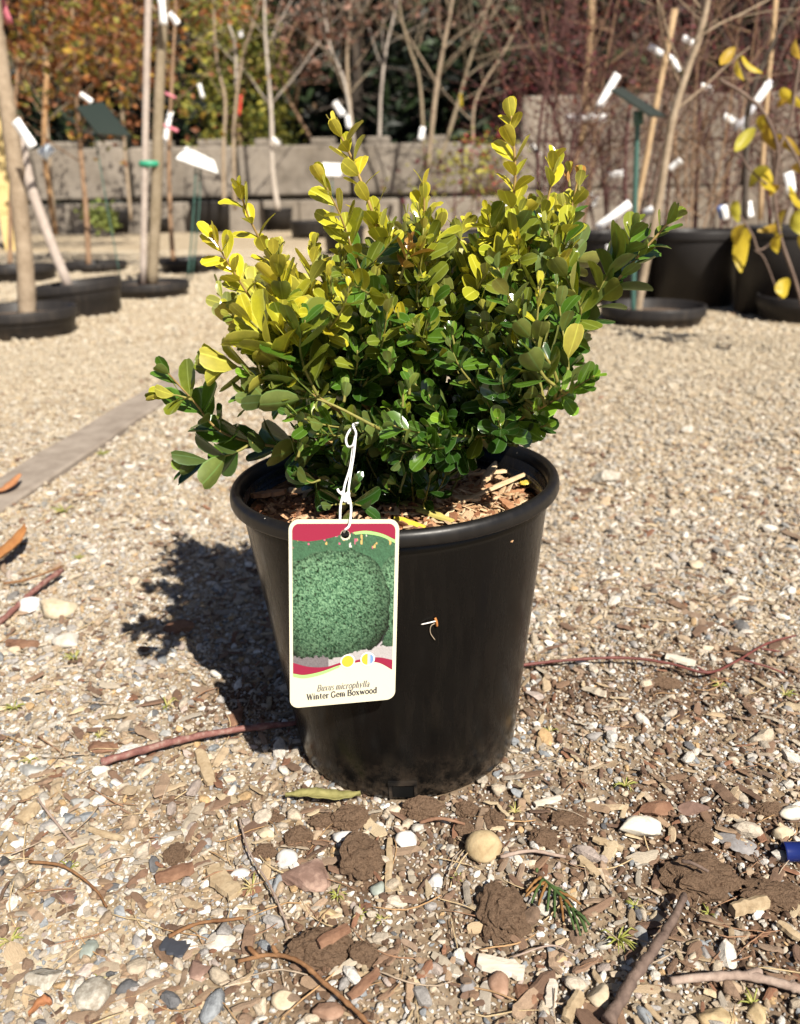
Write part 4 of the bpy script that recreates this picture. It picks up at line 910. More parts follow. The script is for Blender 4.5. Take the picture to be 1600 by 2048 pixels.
plank_px(1186, 1682, 1246, 1702, 18, 5, M_TW, 'narrow blond wood sliver left of the streaked stone', 76)
plank_px(1158, 1722, 1196, 1756, 20, 6, M_TW, 'grey brown wood sliver below the blond one', 77)
plank_px(40, 1600, 75, 1580, 26, 8, M_TW, 'small tan wood chip at the left below the grey stone', 78)
plank_px(40, 1650, 76, 1620, 30, 9, M_TW, 'tan wood piece at left beside the white chipped stone', 79)
plank_px(780, 1690, 776, 1800, 15, 4, M_TW, 'thin dry blade standing along the chalk stone under the drain slot', 80)
plank_px(1106, 1965, 1098, 2022, 24, 6, M_GW, 'pale curled wood shaving left of the cream oval stone', 81)
plank_px(1130, 2048, 1160, 1996, 26, 12, M_TW, 'brown wood stub at the bottom edge by the cream oval stone', 82)
plank_px(700, 1900, 640, 1932, 24, 10, M_BK2, 'reddish wood chip resting across the widest clod', 83, dz=.014)
plank_px(1068, 1622, 1120, 1604, 16, 5, M_GW, 'pale splinter near the pot foot at the right', 84)
plank_px(180, 1668, 248, 1684, 14, 6, M_TW, 'thin tan splinter below the red twig', 85)
plank_px(700, 2010, 758, 1960, 22, 7, M_BK2, 'brown bark strip at bottom centre', 86)
plank_px(400, 1515, 424, 1580, 26, 7, M_TW, 'tan chip standing below the red twig near the tag shadow', 87)
plank_px(1330, 1325, 1390, 1338, 24, 5, M_GW, 'grey wood flake above the red twig at right', 88)
plank_px(1555, 1850, 1600, 1880, 20, 8, M_TW, 'torn tan wood strip at the right edge', 89)

# twigs
M_RT = rough_mat('red_twig_bark', (.10, .036, .03), (.19, .08, .066), 160, .7, .6, .001, (.27, .19, .155), spec=.4)
M_RT2 = rough_mat('dark_red_twig_bark', (.085, .022, .019), (.17, .055, .045), 120, .55, .3, .0006, spec=.3)
M_DT = rough_mat('dark_twig_bark', (.075, .05, .04), (.17, .12, .095), 150, .8, .6, .001, spec=.3)
M_GR = rough_mat('grey_root_bark', (.22, .16, .13), (.36, .28, .23), 150, .85, .5, .001, spec=.2)
M_CT = rough_mat('cedar_twig_bark', (.12, .055, .024), (.25, .135, .065), 150, .8, .6, .001, spec=.2)
def twig(pts, r0, r1, m, label, sides=(), dz=.004, name='twig', knots=0):
    P = [gp(u, v, dz+dd) for (u, v, dd) in pts]; k = ppm(P[0]); path = smooth_path(P, 8); n_ = len(path); rq = random.Random(len(label)); path = [q+Vector((rq.gauss(0, 1), rq.gauss(0, 1), rq.gauss(0, .6)))*(r0*.07/k) for q in path]
    R = [(r0+(r1-r0)*i/(n_-1))/k*(1+(.28 if knots and i % knots == 0 else 0)+rq.gauss(0, .07)) for i in range(n_)]
    t_ = thing(name, P[0], label, 'twig', 'twigs on the gravel'); V, F = tube(path, R, 8); obj('stem', V, F, m, t_)
    for sp in sides:
        Q = [gp(u, v, dz+dd) for (u, v, dd) in sp]; V, F = tube(smooth_path(Q, 6), [r1*1.1/k]*(len(smooth_path(Q, 6))-1)+[r1*.4/k], 6); obj('side_shoot', V, F, m, t_)
    return t_
twig([(206, 1543, .004), (300, 1520, .007), (400, 1499, .008), (500, 1480, .008), (600, 1462, .005)], 8.5, 6, M_RT, 'thick pinkish red twig running into the pot shadow at the left', knots=13)
twig([(1020, 1352, .007), (1120, 1345, .007), (1240, 1342, .008), (1330, 1352, .008), (1412, 1366, .007), (1470, 1338, .006), (1530, 1300, .004), (1590, 1278, .003)], 3.4, 2.0, M_RT2,
     'long thin red twig lying right of the pot', [[(1412, 1366, .007), (1390, 1362, .01)], [(1478, 1334, .006), (1530, 1342, .004), (1570, 1352, .002)], [(1520, 1308, .004), (1560, 1314, .003)]], knots=16)
twig([(1215, 2060, .004), (1262, 1985, .007), (1300, 1935, .010), (1335, 1880, .011), (1360, 1830, .009), (1366, 1806, .006)], 13.5, 7, M_DT, 'thick dark brown twig curving up from the bottom right', knots=11)
twig([(1340, 1978, .003), (1420, 1972, .005), (1490, 1972, .006), (1560, 1986, .005), (1620, 2000, .003)], 8, 9, M_GR, 'grey brown root lying at the bottom right corner', [[(1490, 1972, .006), (1520, 1962, .006)]], knots=9)
twig([(480, 1946, .004), (545, 1942, .008), (600, 1962, .010), (650, 2000, .009), (712, 2044, .005), (740, 2070, .003)], 3.8, 4.6, M_CT, 'orange brown scaly cedar twig at the bottom left of centre', [[(520, 1943, .006), (500, 1930, .009)], [(560, 1945, .008), (548, 1932, .012)]], knots=5)
twig([(-10, 1262, .003), (40, 1222, .005), (85, 1190, .008), (128, 1160, .010)], 6, 6, M_RT, 'red brown stick at the left edge under the orange leaf', knots=11)
twig([(10, 1176, .004), (60, 1172, .006), (130, 1146, .008)], 3, 2, M_CT, 'thin brown twig above the red brown stick at left', knots=7)
twig([(1360, 1756, .016), (1380, 1766, .018), (1412, 1780, .016)], 4, 3, M_DT, 'short dark twig stuck in the largest torn clod')
twig([(340, 1890, .004), (400, 1872, .007), (490, 1862, .005)], 4, 3, M_CT, 'thin tan twig above the black plastic shard', knots=6)
twig([(60, 1730, .003), (130, 1750, .006), (190, 1790, .006), (215, 1822, .003)], 3, 2, M_CT, 'thin bent brown stalk at the lower left', knots=8)
twig([(480, 1650, .003), (500, 1720, .006), (545, 1800, .006), (580, 1880, .003)], 2, 2, M_GR, 'thin curved dry stalk left of the bark slab')
twig([(150, 1700, .003), (95, 1640, .007), (80, 1620, .008)], 3, 2, M_GR, 'grey curved stalk beside the tan wood piece at left')
twig([(1025, 1932, .004), (1100, 1918, .008), (1150, 1926, .004)], 2, 1.5, M_GR, 'thin dry stalk below the cedar sprig')
twig([(1000, 1732, .003), (1060, 1726, .006), (1130, 1728, .003)], 4, 3, M_GR, 'straight grey stalk right of the tan pebble')
twig([(840, 1662, .003), (880, 1662, .006), (930, 1668, .003)], 4, 3, M_BK2, 'short straight brown stick above the tan pebble')

# leaves on the ground
def fallen(pts, wpx, m, label, curl=.003, dz=.004, seed=1):
    P = [gp(u, v, dz+d) for u, v, d in pts]; k = ppm(P[0]); path = smooth_path(P, 6); n_ = len(path); V = []; F = []
    for i, p in enumerate(path):
        t_ = (path[min(i+1, n_-1)]-path[max(i-1, 0)]).normalized(); s_ = Vector((-t_.y, t_.x, 0)).normalized(); f = i/(n_-1); w = wpx/k/2*(math.sin(math.pi*min(1, f*.96+.02)))**.75
        for q in (-1, -.5, 0, .5, 1): V.append(p+s_*(q*w)+UP*(curl*abs(q)**1.5+.0006*math.sin(i*1.7+q*2)))
        for q in (1, .5, 0, -.5, -1): V.append(p+s_*(q*w)+UP*(curl*abs(q)**1.5+.0006*math.sin(i*1.7+q*2)-.0007))
    kk = 10; F = [(i*kk+j, i*kk+(j+1) % kk, (i+1)*kk+(j+1) % kk, (i+1)*kk+j) for i in range(n_-1) for j in range(kk)]
    return tag(obj('fallen_leaf', V, F, m, origin=P[0]), label, 'fallen leaf', 'fallen leaves')
M_GL = rough_mat('dry_green_leaf', (.15, .14, .045), (.26, .235, .09), 110, .7, .5, .001); M_OL = rough_mat('dry_orange_leaf', (.24, .10, .035), (.34, .165, .06), 50, .6, .3, .0008)
M_BL2 = rough_mat('dry_brown_leaf', (.25, .10, .045), (.38, .18, .08), 60, .7, .3, .0008)
fallen([(572, 1608, .003), (620, 1612, .006), (680, 1616, .006), (722, 1606, .004)], 28, M_GL, 'dry olive green leaf lying just left of the pot foot')
fallen([(-40, 1168, .006), (5, 1140, .014), (40, 1115, .018), (60, 1092, .022)], 30, M_OL, 'curled orange brown leaf at the left edge of the picture', .008)
fallen([(-10, 1002, .005), (20, 996, .010), (48, 978, .018)], 22, M_BL2, 'small reddish brown leaf by the end of the edging board', .004)
fallen([(60, 2044, .004), (90, 2036, .010), (110, 2032, .008)], 24, M_BL2, 'orange brown leaf scrap at the bottom left edge')
# cedar sprig
M_CG = rough_mat('cedar_green', (.028, .058, .018), (.07, .11, .03), 200, .6, .4, .0006); M_CO = rough_mat('cedar_orange', (.16, .075, .024), (.24, .125, .04), 150, .6, .4, .0006)
ced = thing('cedar_sprig', gp(1080, 1770), 'fallen green cedar sprig with orange tips right of the big upright clod', 'cedar sprig')
def scaly(a, b, r_):
    L = (b-a).length; n_ = max(3, int(L/.0022)); P = [a.lerp(b, i/n_)+UP*(.002*math.sin(3*i/n_)) for i in range(n_+1)]
    return tube(P, [r_*(1.0 if i % 2 else .62)*(1-.35*i/n_) for i in range(n_+1)], 6)
spine = [gp(1078, 1768, .007), gp(1100, 1790, .010), gp(1130, 1818, .010), gp(1158, 1846, .008), gp(1172, 1870, .005)]
V, F = tube(smooth_path(spine, 5), .0011, 6); obj('stem', V, F, M_CG, ced)
for i, (u0, v0, u1, v1, org) in enumerate(((1082, 1772, 1052, 1800, 1), (1085, 1776, 1062, 1822, 0), (1092, 1784, 1076, 1826, 1), (1098, 1790, 1094, 1836, 0), (1108, 1798, 1108, 1848, 0), (1118, 1808, 1126, 1856, 1),
                              (1128, 1818, 1148, 1872, 0), (1140, 1830, 1160, 1884, 0), (1112, 1800, 1160, 1822, 1), (1120, 1808, 1152, 1842, 1), (1096, 1788, 1140, 1806, 0), (1072, 1764, 1074, 1754, 0), (1090, 1782, 1050, 1810, 1), (1150, 1840, 1178, 1862, 0))):
    mb = MB(); mb.add(*scaly(gp(u0, v0, .009), gp(u1, v1, .007), .0014)); mb.obj('spray', M_CO if org else M_CG, ced)
# blue plastic tube at the right edge, black shard
M_BLUE = mat('blue_plastic', (.010, .02, .12), .25, .5); tb = thing('blue_tube', gp(1600, 1712, .008), 'dark blue plastic tube end lying at the right edge of the gravel', 'plastic tube')
ax_ = Vector((1, -.12, .10)).normalized(); c0 = gp(1566, 1712, .008); s1 = ax_.orthogonal().normalized(); s2 = ax_.cross(s1); V = []; F = []
pf = [(.0, .0078), (.0, .0068), (.03, .0066), (.06, .0066), (.06, .0084), (.012, .0084), (.0115, .0079), (.001, .0079)]
for (l_, r_) in pf:
    for k in range(24): an = 2*math.pi*k/24; V.append(c0+ax_*l_+(s1*math.cos(an)+s2*math.sin(an))*r_*.84)
m_ = len(pf); F = [(i*24+k, i*24+(k+1) % 24, ((i+1) % m_)*24+(k+1) % 24, ((i+1) % m_)*24+k) for i in range(m_) for k in range(24)]
obj('shell', V, F, M_BLUE, tb)
sh = plank_px(326, 1902, 376, 1916, 36, 4, mat('black_shard_plastic', (.045, .048, .058), .4), 'small flat black plastic shard lying at the lower left', 91, 'plastic_shard', 'plastic shard', .006, .15); del sh['group']
# weed sprouts
M_SP = mat('sprout_green', (.24, .25, .05), .55); M_SP2 = mat('sprout_straw', (.38, .31, .14), .6)
def sprout(u, v, spx, label, seed, green=.6):
    r = random.Random(seed); c = gp(u, v, .001); k = ppm(c); s = spx/k; mb = MB()
    for i in range(13):
        an = r.uniform(0, 6.28); ln = s*r.uniform(.4, 1.0); d = Vector((math.cos(an), math.sin(an), 0)); P = [c, c+d*ln*.3+UP*ln*.35, c+d*ln*.65+UP*ln*r.uniform(.35, .6), c+d*ln+UP*ln*r.uniform(.1, .6)]
        mb.add(*tube(P, [s*.035, s*.045, s*.04, s*.008], 4), 0 if r.random() < green else 1)
    return tag(mb.obj('weed_sprout', [M_SP, M_SP2], origin=c), label, 'weed', 'tiny weed sprouts in the gravel')
for i, (u, v, s, g_, lab) in enumerate((
    (1235, 1880, 46, .8, 'largest spiky weed sprout beside the thick dark twig'), (675, 1800, 30, .8, 'weed sprout between the bark slab and the tall clod'), (1270, 1812, 26, .7, 'weed sprout above the cream pebble by the dark twig'),
    (1250, 1575, 34, .6, 'straw coloured weed tuft above the streaked stone'), (1098, 1470, 24, .8, 'weed sprout by the foot of the pot at right'), (720, 1840, 24, .6, 'weed sprout left of the small golden stone pair'),
    (765, 1852, 24, .5, 'straw sprout right of the widest clod top'), (150, 1320, 30, .7, 'weed sprout beside the white lumpy stone at left'), (335, 1418, 28, .6, 'weed sprout left of the pot shadow tip'),
    (28, 1412, 26, 1, 'bright green weed at the left edge'), (140, 1735, 26, 1, 'bright green weed by the brown bark flake at left'), (505, 1780, 36, .2, 'dry straw tuft right of the tan split wood'),
    (60, 1518, 26, .6, 'small weed sprout above the flat grey stone'), (200, 1478, 24, .5, 'straw sprout above the red twig'), (1505, 2010, 40, .8, 'weed sprout at the bottom right corner'),
    (1418, 1822, 22, 1, 'green sprig under the largest torn clod'), (200, 1960, 22, .9, 'green weed above the largest speckled stone'), (1570, 1390, 28, .7, 'weed sprout right of the long red twig'),
    (1440, 1376, 26, .6, 'weed sprout under the bend of the long red twig'), (1030, 1630, 26, .5, 'straw sprout right of the clods at the pot foot'), (915, 1768, 20, 1, 'green sprout below the tan pebble'), (20, 1880, 36, .7, 'weed tuft at the left edge above the flat whitish stone'),
    (130, 1028, 30, .8, 'weed tuft by the lower end of the edging board'), (205, 908, 24, 1, 'green weed at the right side of the edging board'), (158, 1116, 20, 1, 'tiny green weed right of the orange leaf'))):
    sprout(u, v, s, lab, 100+i, g_)
# weed moss patches on the gravel behind
# ------------------------------------------------------------------ the nursery yard behind
M_BP = plastic('tub_plastic', (.022, .020, .0195), (.12, .095, .07), .3, (.4, .6), .3)
M_TS = rough_mat('tub_soil', (.05, .035, .025), (.16, .11, .075), 40, .95, .6, .006)
def tub(u, vtop, vbot, half, label, tilt=(0, 0), soil_drop=.03, group='black nursery tubs'):
    g0 = G(u, vbot); k = FPX/proj(g0)[2]; R = half/k; cy = g0.y+R; cx = A(u, vbot, cy).x; H = max(.035, A(u, vtop, g0.y).z)
    o = thing('nursery_tub', (cx, cy, 0), label, 'tub', group); n_ = 40
    if tilt != (0, 0): pass
    def TT(V): return [Vector((x, y, z+(tilt[0]*(x-cx)+tilt[1]*(y-cy))*(z/H))) for x, y, z in V]
    V, F = lathe([(0, .004), (R*.86, .002), (R*.88, .0), (R*.965, H-.035)], n_, cx, cy); obj('body', TT(V), F, M_BP, o)
    V, F = lathe([(R*.96, H-.036), (R*.995, H-.033), (R, H-.028), (R, H-.006), (R*.99, H-.001), (R*.965, H), (R*.94, H-.004), (R*.92, max(.006, H-.12)), (R*.91, max(.005, H-.13)), (R*.93, H-.04)], n_, cx, cy, 0, True); obj('rim', TT(V), F, M_BP, o)
    V, F = lathe([(0, max(.012, H-soil_drop)), (R*.5, max(.012, H-soil_drop)), (R*.925, max(.01, H-soil_drop-.004))], n_, cx, cy); obj('soil', TT(V), F, M_TS, o)
    return o, Vector((cx, cy, max(.012, H-soil_drop))), R, H
T1 = tub(50, 628, 684, 116, 'nearest black tub at the left edge holding the thick leaning trunk')
T2 = tub(160, 572, 638, 94, 'tilted black tub behind the nearest left one with a pale stake in it', (.10, 0), .05)
T3 = tub(302, 570, 600, 82, 'shallow black tub holding the straight trunk and tall pale stake', (0, 0), .02)
T4 = tub(386, 520, 548, 66, 'shallow black tub in shade left of the shrub behind the straight trunk')
T5 = tub(40, 536, 566, 78, 'low black tub far left behind the thick leaning trunk')
T6 = tub(190, 528, 546, 66, 'low black tub between the tilted tub and the wall')
T7 = tub(1302, 622, 660, 108, 'shallow round grey black tub on the gravel at the right with a thin trunk', (0, 0), .03)
T8 = tub(1610, 602, 652, 104, 'black tub at the right edge under the yellow leaves', (0, 0), .03)
for u, vt, vb, h_, lab in ((158, 420, 466, 30, 'black tub by the wall at left with a brown trunk'), (252, 420, 467, 42, 'wide black tub by the wall beside the green weed clump'),
                           (322, 436, 466, 32, 'small black tub by the wall right of the wide one'), (424, 402, 466, 42, 'tall greenish black tub by the wall left of the shrub'), (560, 416, 462, 32, 'black tub by the wall under the white birch like stem'),
                           (690, 452, 512, 42, 'dark tub partly hidden behind the shrub top'), (620, 442, 478, 40, 'low dark tub at the wall behind the shrub left of the hidden one')):
    tub(u, vt, vb, h_, lab)
ROW = []
for u, vt, vb, h_, lab in ((925, 470, 598, 92, 'big black tub in the right row nearest to the shrub'), (1075, 468, 606, 92, 'second big black tub of the right row from the shrub'), (1228, 466, 612, 94, 'third big black tub of the right row behind the shallow round tub'),
                           (1382, 464, 618, 92, 'big black tub in the right row just left of the hanging yellow leaves'), (1546, 456, 636, 92, 'last big black tub of the right row behind the yellow leaves')):
    ROW.append(tub(u, vt, vb, h_, lab))

# concrete block wall -------------------------------------------------
M_CON = rough_mat('weathered_concrete', (.12, .102, .083), (.235, .205, .17), 2.6, .9, .6, .02, (.17, .148, .122), spec=.2)
def block(parent, c, s, rz, seed):
    bm = bmesh.new(); bmesh.ops.create_cube(bm, size=1)
    for v in bm.verts: v.co = Vector((v.co.x*s[0], v.co.y*s[1], v.co.z*s[2]))
    bmesh.ops.bevel(bm, geom=bm.edges[:], offset=.03, segments=2, affect='EDGES', profile=.5)
    r = random.Random(seed); M = Matrix.Rotation(rz+r.uniform(-.012, .012), 3, 'Z'); off = Vector((r.uniform(-.01, .01), r.uniform(-.03, .03), 0))
    V = [Vector(c)+off+M @ v.co+Vector((r.uniform(-.004, .004),)*3) for v in bm.verts]; F = [tuple(v.index for v in f.verts) for f in bm.faces]; bm.free()
    return obj('block', V, F, M_CON, parent, smooth=False)
YW = 11.4
wall = thing('retaining_wall', (0, YW+.3, 0), 'weathered grey concrete block wall across the back of the yard', 'wall')
zt = A(500, 290, YW+.3).z; zj = A(500, 402, YW+.1).z
x = -7.2; i = 0
while x < 6.5:
    block(wall, (x+.74, YW+.40, zj/2-.1), (1.475, .7, zj+.2), 0, i); x += 1.49; i += 1
_t = NT(M_CON); _v = _t.coord('Object', (1, 1, .6)); _s = _t.ramp(_t.noise(_v, 1.1, 6, .65), [(.3, (.62, .59, .55)), (.55, (1, 1, 1)), (.75, (1.15, 1.13, 1.1))]); _o = _t.b.inputs['Base Color'].links[0].from_socket; _t.base(_t.mix(1.0, _o, _s, 'MULTIPLY'))
brk = [A(u, 300, YW+.5).x for u in (-190, 60, 252, 470, 700, 926)]
brk = [brk[0]-1.6]+brk
for i in range(len(brk)-1):
    a, b = brk[i], brk[i+1]; block(wall, ((a+b)/2, YW+.85, (zj+zt)/2+.03), (b-a-.045, .7, zt-zj-.05), 0, 30+i)
    for f in (.25, .75): block(wall, (a+(b-a)*f, YW+.85, zt+.05), (.34, .34, .10), 0, 60+i*2+int(f))
wall2 = thing('retaining_wall', (4, 9.3, 0), 'taller pale concrete block wall behind the purple twigs at the right', 'wall')
YR = 9.0; zr = A(1180, 182, YR).z; hb = zr/3
for rI in range(3):
    x = A(1052, 300, YR).x+(.0 if rI != 1 else -.6); i = 0
    while x < 8.5:
        block(wall2, (x+.72, YR+.5+.06*rI, hb*(rI+.5)), (1.42, .7, hb-.012), -.05, 90+rI*10+i); x += 1.45; i += 1
# yellow post at the left edge
post = tag(obj('yellow_post', *box(A(8, 330, 8.0)*1.0+Vector((0, 0, -.05)), (.20, .10, 1.9)), rough_mat('yellow_board', (.56, .42, .17), (.68, .53, .25), 8, .7, .2, .002), origin=(A(8, 330, 8).x, 8, 0), smooth=False),
           'pale yellow board standing behind the thick leaning trunk at the left edge', 'post')
# terrain behind the wall
n_ = 40; xs = np.linspace(-40, 40, n_); ys = np.linspace(YW+1.0, 60, 30); Xh, Yh = np.meshgrid(xs, ys); xh, yh = Xh.ravel(), Yh.ravel()
zh = np.where(yh < YW+1.5, -.3, .5)+np.clip((yh-17)*.42, 0, 14)+1.2*fbm(np.stack([xh*.3, yh*.3, 0*xh], 1), 3)*np.clip((yh-13)/4, 0, 1)
i0 = (np.arange(29)[:, None]*n_+np.arange(n_-1)[None]).ravel()
hill = obj('hillside', np.stack([xh, yh, zh], 1), np.stack([i0, i0+1, i0+n_+1, i0+n_], 1), rough_mat('shade_toned_forest_floor', (.004, .004, .003), (.014, .011, .007), 3, .98, .8, .1, spec=.05)); tag(hill, kind='structure')  # near-black: deep forest shade put into the ground colour

# trees ---------------------------------------------------------------
def grow(out, tips, p, d, L, r, lev, rnd, spread, up, nseg=5, kids=3):
    P = [Vector(p)]; dd = Vector(d).normalized()
    for i in range(nseg):
        dd = (dd+Vector((rnd.gauss(0, .11), rnd.gauss(0, .11), rnd.gauss(0, .08)+up))).normalized(); P.append(P[-1]+dd*(L/nseg))
    R = [r*(1-.6*i/nseg) for i in range(nseg+1)]
    out.add(*tube(P, R, 5 if r > .006 else 4)); tips.append((P[-1], dd))
    if lev <= 0:
        for i in range(2, nseg): tips.append((P[i], dd))
        return
    for k in range(kids):
        f = .25+.7*(k+rnd.random())/kids; i = min(nseg-1, int(f*nseg)); q = P[i].lerp(P[i+1], f*nseg-i)
        side = Vector((rnd.gauss(0, 1), rnd.gauss(0, 1), rnd.gauss(0, .5))); side = (side-dd*side.dot(dd)).normalized()
        grow(out, tips, q, dd*(1-spread)+side*spread+UP*.1, L*rnd.uniform(.45, .7), R[i]*.55, lev-1, rnd, spread, up, 4, kids)
def leafquads(mb, tips, n, size, rnd, spreadr, nm, droop=0.0, elong=1.6):
    for _ in range(n):
        p, d = tips[rnd.randrange(len(tips))]; c = p+Vector((rnd.gauss(0, 1), rnd.gauss(0, 1), rnd.gauss(0, 1)))*spreadr
        a = Vector((rnd.gauss(0, 1), rnd.gauss(0, 1), rnd.gauss(0, .6)-droop)).normalized(); b = a.orthogonal().normalized(); b = (b*math.cos(t0 := rnd.uniform(0, 6.28))+a.cross(b)*math.sin(t0)); nn = a.cross(b)
        s = size*rnd.uniform(.6, 1.3); w = s/elong
        mb.add([c, c+a*s*.45+b*w*.5+nn*s*.06, c+a*s, c+a*s*.45-b*w*.5+nn*s*.06, c+a*s*.5-nn*s*.05], [(0, 1, 4), (1, 2, 4), (2, 3, 4), (3, 0, 4)], rnd.randrange(nm))
def bark(name, c1, c2): return rough_mat(name, c1, c2, 25, .85, .5, .004, spec=.2)
M_B1 = bark('grey_tan_bark', (.22, .165, .11), (.36, .285, .205)); M_B2 = bark('pale_grey_bark', (.34, .295, .245), (.48, .425, .37)); M_B3 = bark('brown_bark', (.20, .12, .07), (.33, .22, .14)); M_B4 = bark('purple_brown_twigs', (.07, .032, .030), (.14, .068, .062)); M_B5 = bark('olive_bark', (.19, .15, .095), (.29, .235, .165)); M_B6 = bark('dark_wet_bark', (.05, .04, .032), (.10, .08, .065))
def lmat(name, c, tr=.25, rough=.55):
    m = mat(name, c, rough, .3); t = NT(m); tb_ = t.n('ShaderNodeBsdfTranslucent'); tb_.inputs[0].default_value = (*c, 1); mx = t.n('ShaderNodeMixShader'); mx.inputs[0].default_value = tr
    g_ = t.n('ShaderNodeNewGeometry'); cc = t.mix(1.0, c, t.ramp(g_.outputs['Random Per Island'], [(0, .55), (1, 1.35)]), 'MULTIPLY'); t.base(cc); t.l(cc, tb_.inputs[0])
    t.l(t.b.outputs[0], mx.inputs[1]); t.l(tb_.outputs[0], mx.inputs[2]); t.l(mx.outputs[0], t.out.inputs[0]); return m
L_OR = [lmat('maple_orange', (.25, .095, .024)), lmat('maple_rust', (.20, .07, .026)), lmat('maple_gold', (.28, .18, .03)), lmat('maple_brown', (.22, .09, .04)), lmat('maple_olive', (.21, .195, .04))]
L_PU = [lmat('plum_bud', (.13, .028, .035)), lmat('dark_plum_bud', (.06, .014, .02)), lmat('russet_bud', (.17, .055, .038))]
L_DB = [lmat('dead_leaf_brown', (.18, .085, .055)), lmat('dead_leaf_dark', (.10, .045, .03)), lmat('dead_leaf_pink', (.25, .14, .10))]
L_YG = [lmat('yellow_green_spray', (.33, .30, .05)), lmat('olive_spray', (.20, .20, .04)), lmat('green_spray', (.12, .15, .035))]
L_EV = [lmat('fir_dark', (.008, .015, .006), .1), lmat('fir_green', (.020, .036, .012), .1), lmat('fir_black', (.004, .007, .004), .05)]
def tree(name, pts, y, r0, label, cat='tree', bm_=M_B1, nb=8, bl=.5, lev=2, spread=.55, up=.02, leaves_=None, nl=0, ls=.05, lsp=.05, seed=1, kids=3, y1=None, start=.35, group=None, droop=0.0, rtop=.35, elong=1.6, side=None):
    """a trunk through picture points pts (bottom first) at distance y, with its twigs and leaves"""
    rnd = random.Random(seed); n0 = len(pts); y1 = y if y1 is None else y1
    P = [A(u, v, y+(y1-y)*i/(n0-1)) for i, (u, v) in enumerate(pts)]; P[0].z = max(0.0, P[0].z)
    path = smooth_path(P, 7); m_ = len(path); o = thing(name, P[0], label, cat, group)
    R = [r0*(1-(1-rtop)*i/(m_-1))*(1+.06*rnd.gauss(0, 1)) for i in range(m_)]
    V, F = tube(path, R, 9); obj('trunk', V, F, bm_, o)
    tw = MB(); tips = []
    for b in range(nb):
        f = start+(1-start)*(b+rnd.random())/nb; i = min(m_-2, int(f*(m_-1))); d = (path[i+1]-path[i]).normalized()
        sd = Vector((rnd.gauss(0, 1), rnd.gauss(0, .8), 0)); sd = sd-d*sd.dot(d); sd.normalize()
        if side: sd = (sd+Vector(side)).normalized()
        grow(tw, tips, path[i], d*(1-spread)+sd*spread, bl*rnd.uniform(.6, 1.2), R[i]*.38, lev, rnd, spread, up, 5, kids)
    if tw.n: tw.obj('branches', [bm_], o)
    if leaves_ and nl >= 700 and len(leaves_) > 3: tips = rnd.sample(tips, int(len(tips)*.4)); nl = int(nl*.85)
    if leaves_: lf = MB(); leafquads(lf, tips, nl, ls, rnd, lsp, len(leaves_), droop, elong); lf.obj('foliage', leaves_, o, smooth=False)
    return o, path, tips
def stake(pts, y, rpx, m, label, name='stake', y1=None):
    n0 = len(pts); y1 = y if y1 is None else y1; P = [A(u, v, y+(y1-y)*i/(n0-1)) for i, (u, v) in enumerate(pts)]; P[0].z = max(P[0].z, 0); k = ppm(P[0])
    V, F = tube(smooth_path(P, 4), rpx/k, 8); return tag(obj(name, V, F, m, origin=P[0]), label, 'stake', 'tree stakes')
M_ST = rough_mat('pale_stake_wood', (.33, .27, .23), (.45, .385, .335), 30, .8, .3, .002); M_STT = rough_mat('tan_stake_wood', (.36, .24, .13), (.47, .335, .195), 30, .8, .3, .002); M_STB = rough_mat('brown_stake_wood', (.30, .17, .08), (.42, .26, .13), 30, .8, .3, .002); M_GS = mat('green_stake_steel', (.045, .11, .09), .5)
yT1 = T1[1].y; yT2 = T2[1].y; yT3 = T3[1].y
tree('potted_tree', [(55, 632), (50, 520), (36, 380), (20, 250), (2, 130), (-14, 0), (-24, -120)], yT1, .030, 'thick grey tan trunk leaning left in the nearest left tub', bm_=M_B1, nb=5, bl=.3, lev=1, start=.8, seed=2, rtop=.75)
stake([(138, 574), (100, 480), (62, 372), (40, 270)], yT2, 10, M_ST, 'pale stake slanting up left out of the tilted black tub')
tree('potted_tree', [(304, 568), (312, 400), (318, 200), (326, 40), (332, -60)], yT3, .026, 'straight olive grey trunk tied beside the tall pale stake at left', bm_=M_B5, nb=6, bl=.5, lev=1, start=.75, seed=3, rtop=.8)
stake([(286, 568), (289, 400), (292, 200), (298, -60)], yT3-.03, 6.5, M_ST, 'tall pale grey stake beside the straight trunk at left')
tag(obj('green_tie', *lathe([(.040, -.012), (.046, -.006), (.046, .006), (.040, .012)], 20, A(300, 328, yT3).x, yT3-.01, A(300, 328, yT3).z), mat('green_tape', (.03, .28, .16), .5), origin=A(300, 328, yT3)), 'green plastic tie around the straight trunk and its stake', 'tree tie')
tree('young_maple', [(178, 536), (172, 420), (160, 290), (152, 180), (146, 60), (140, -60)], T6[1].y, .018, 'brown trunked maple with orange foliage in the low left tub', bm_=M_B3, nb=14, bl=.62, lev=2, leaves_=L_OR, nl=1500, ls=.055, lsp=.07, seed=4, start=.32, rtop=.4)
stake([(112, 470), (98, 380), (88, 290), (95, 120)], 6.6, 5, M_STB, 'thin red brown stake left of the green sign plate')
tree('young_maple', [(112, 470), (100, 330), (90, 180), (92, 50), (98, -80)], 7.2, .016, 'far left maple with rust and gold leaves beyond the leaning trunk', bm_=M_B1, nb=14, bl=.75, lev=2, leaves_=L_OR, nl=1700, ls=.06, lsp=.09, seed=5, start=.35)
tree('young_maple', [(262, 440), (250, 300), (240, 150), (232, 20), (228, -80)], 9.6, .020, 'maple behind the green sign plate with dense orange brown leaves', bm_=M_B1, nb=16, bl=.95, lev=2, leaves_=L_OR, nl=2000, ls=.075, lsp=.11, seed=6, start=.35)
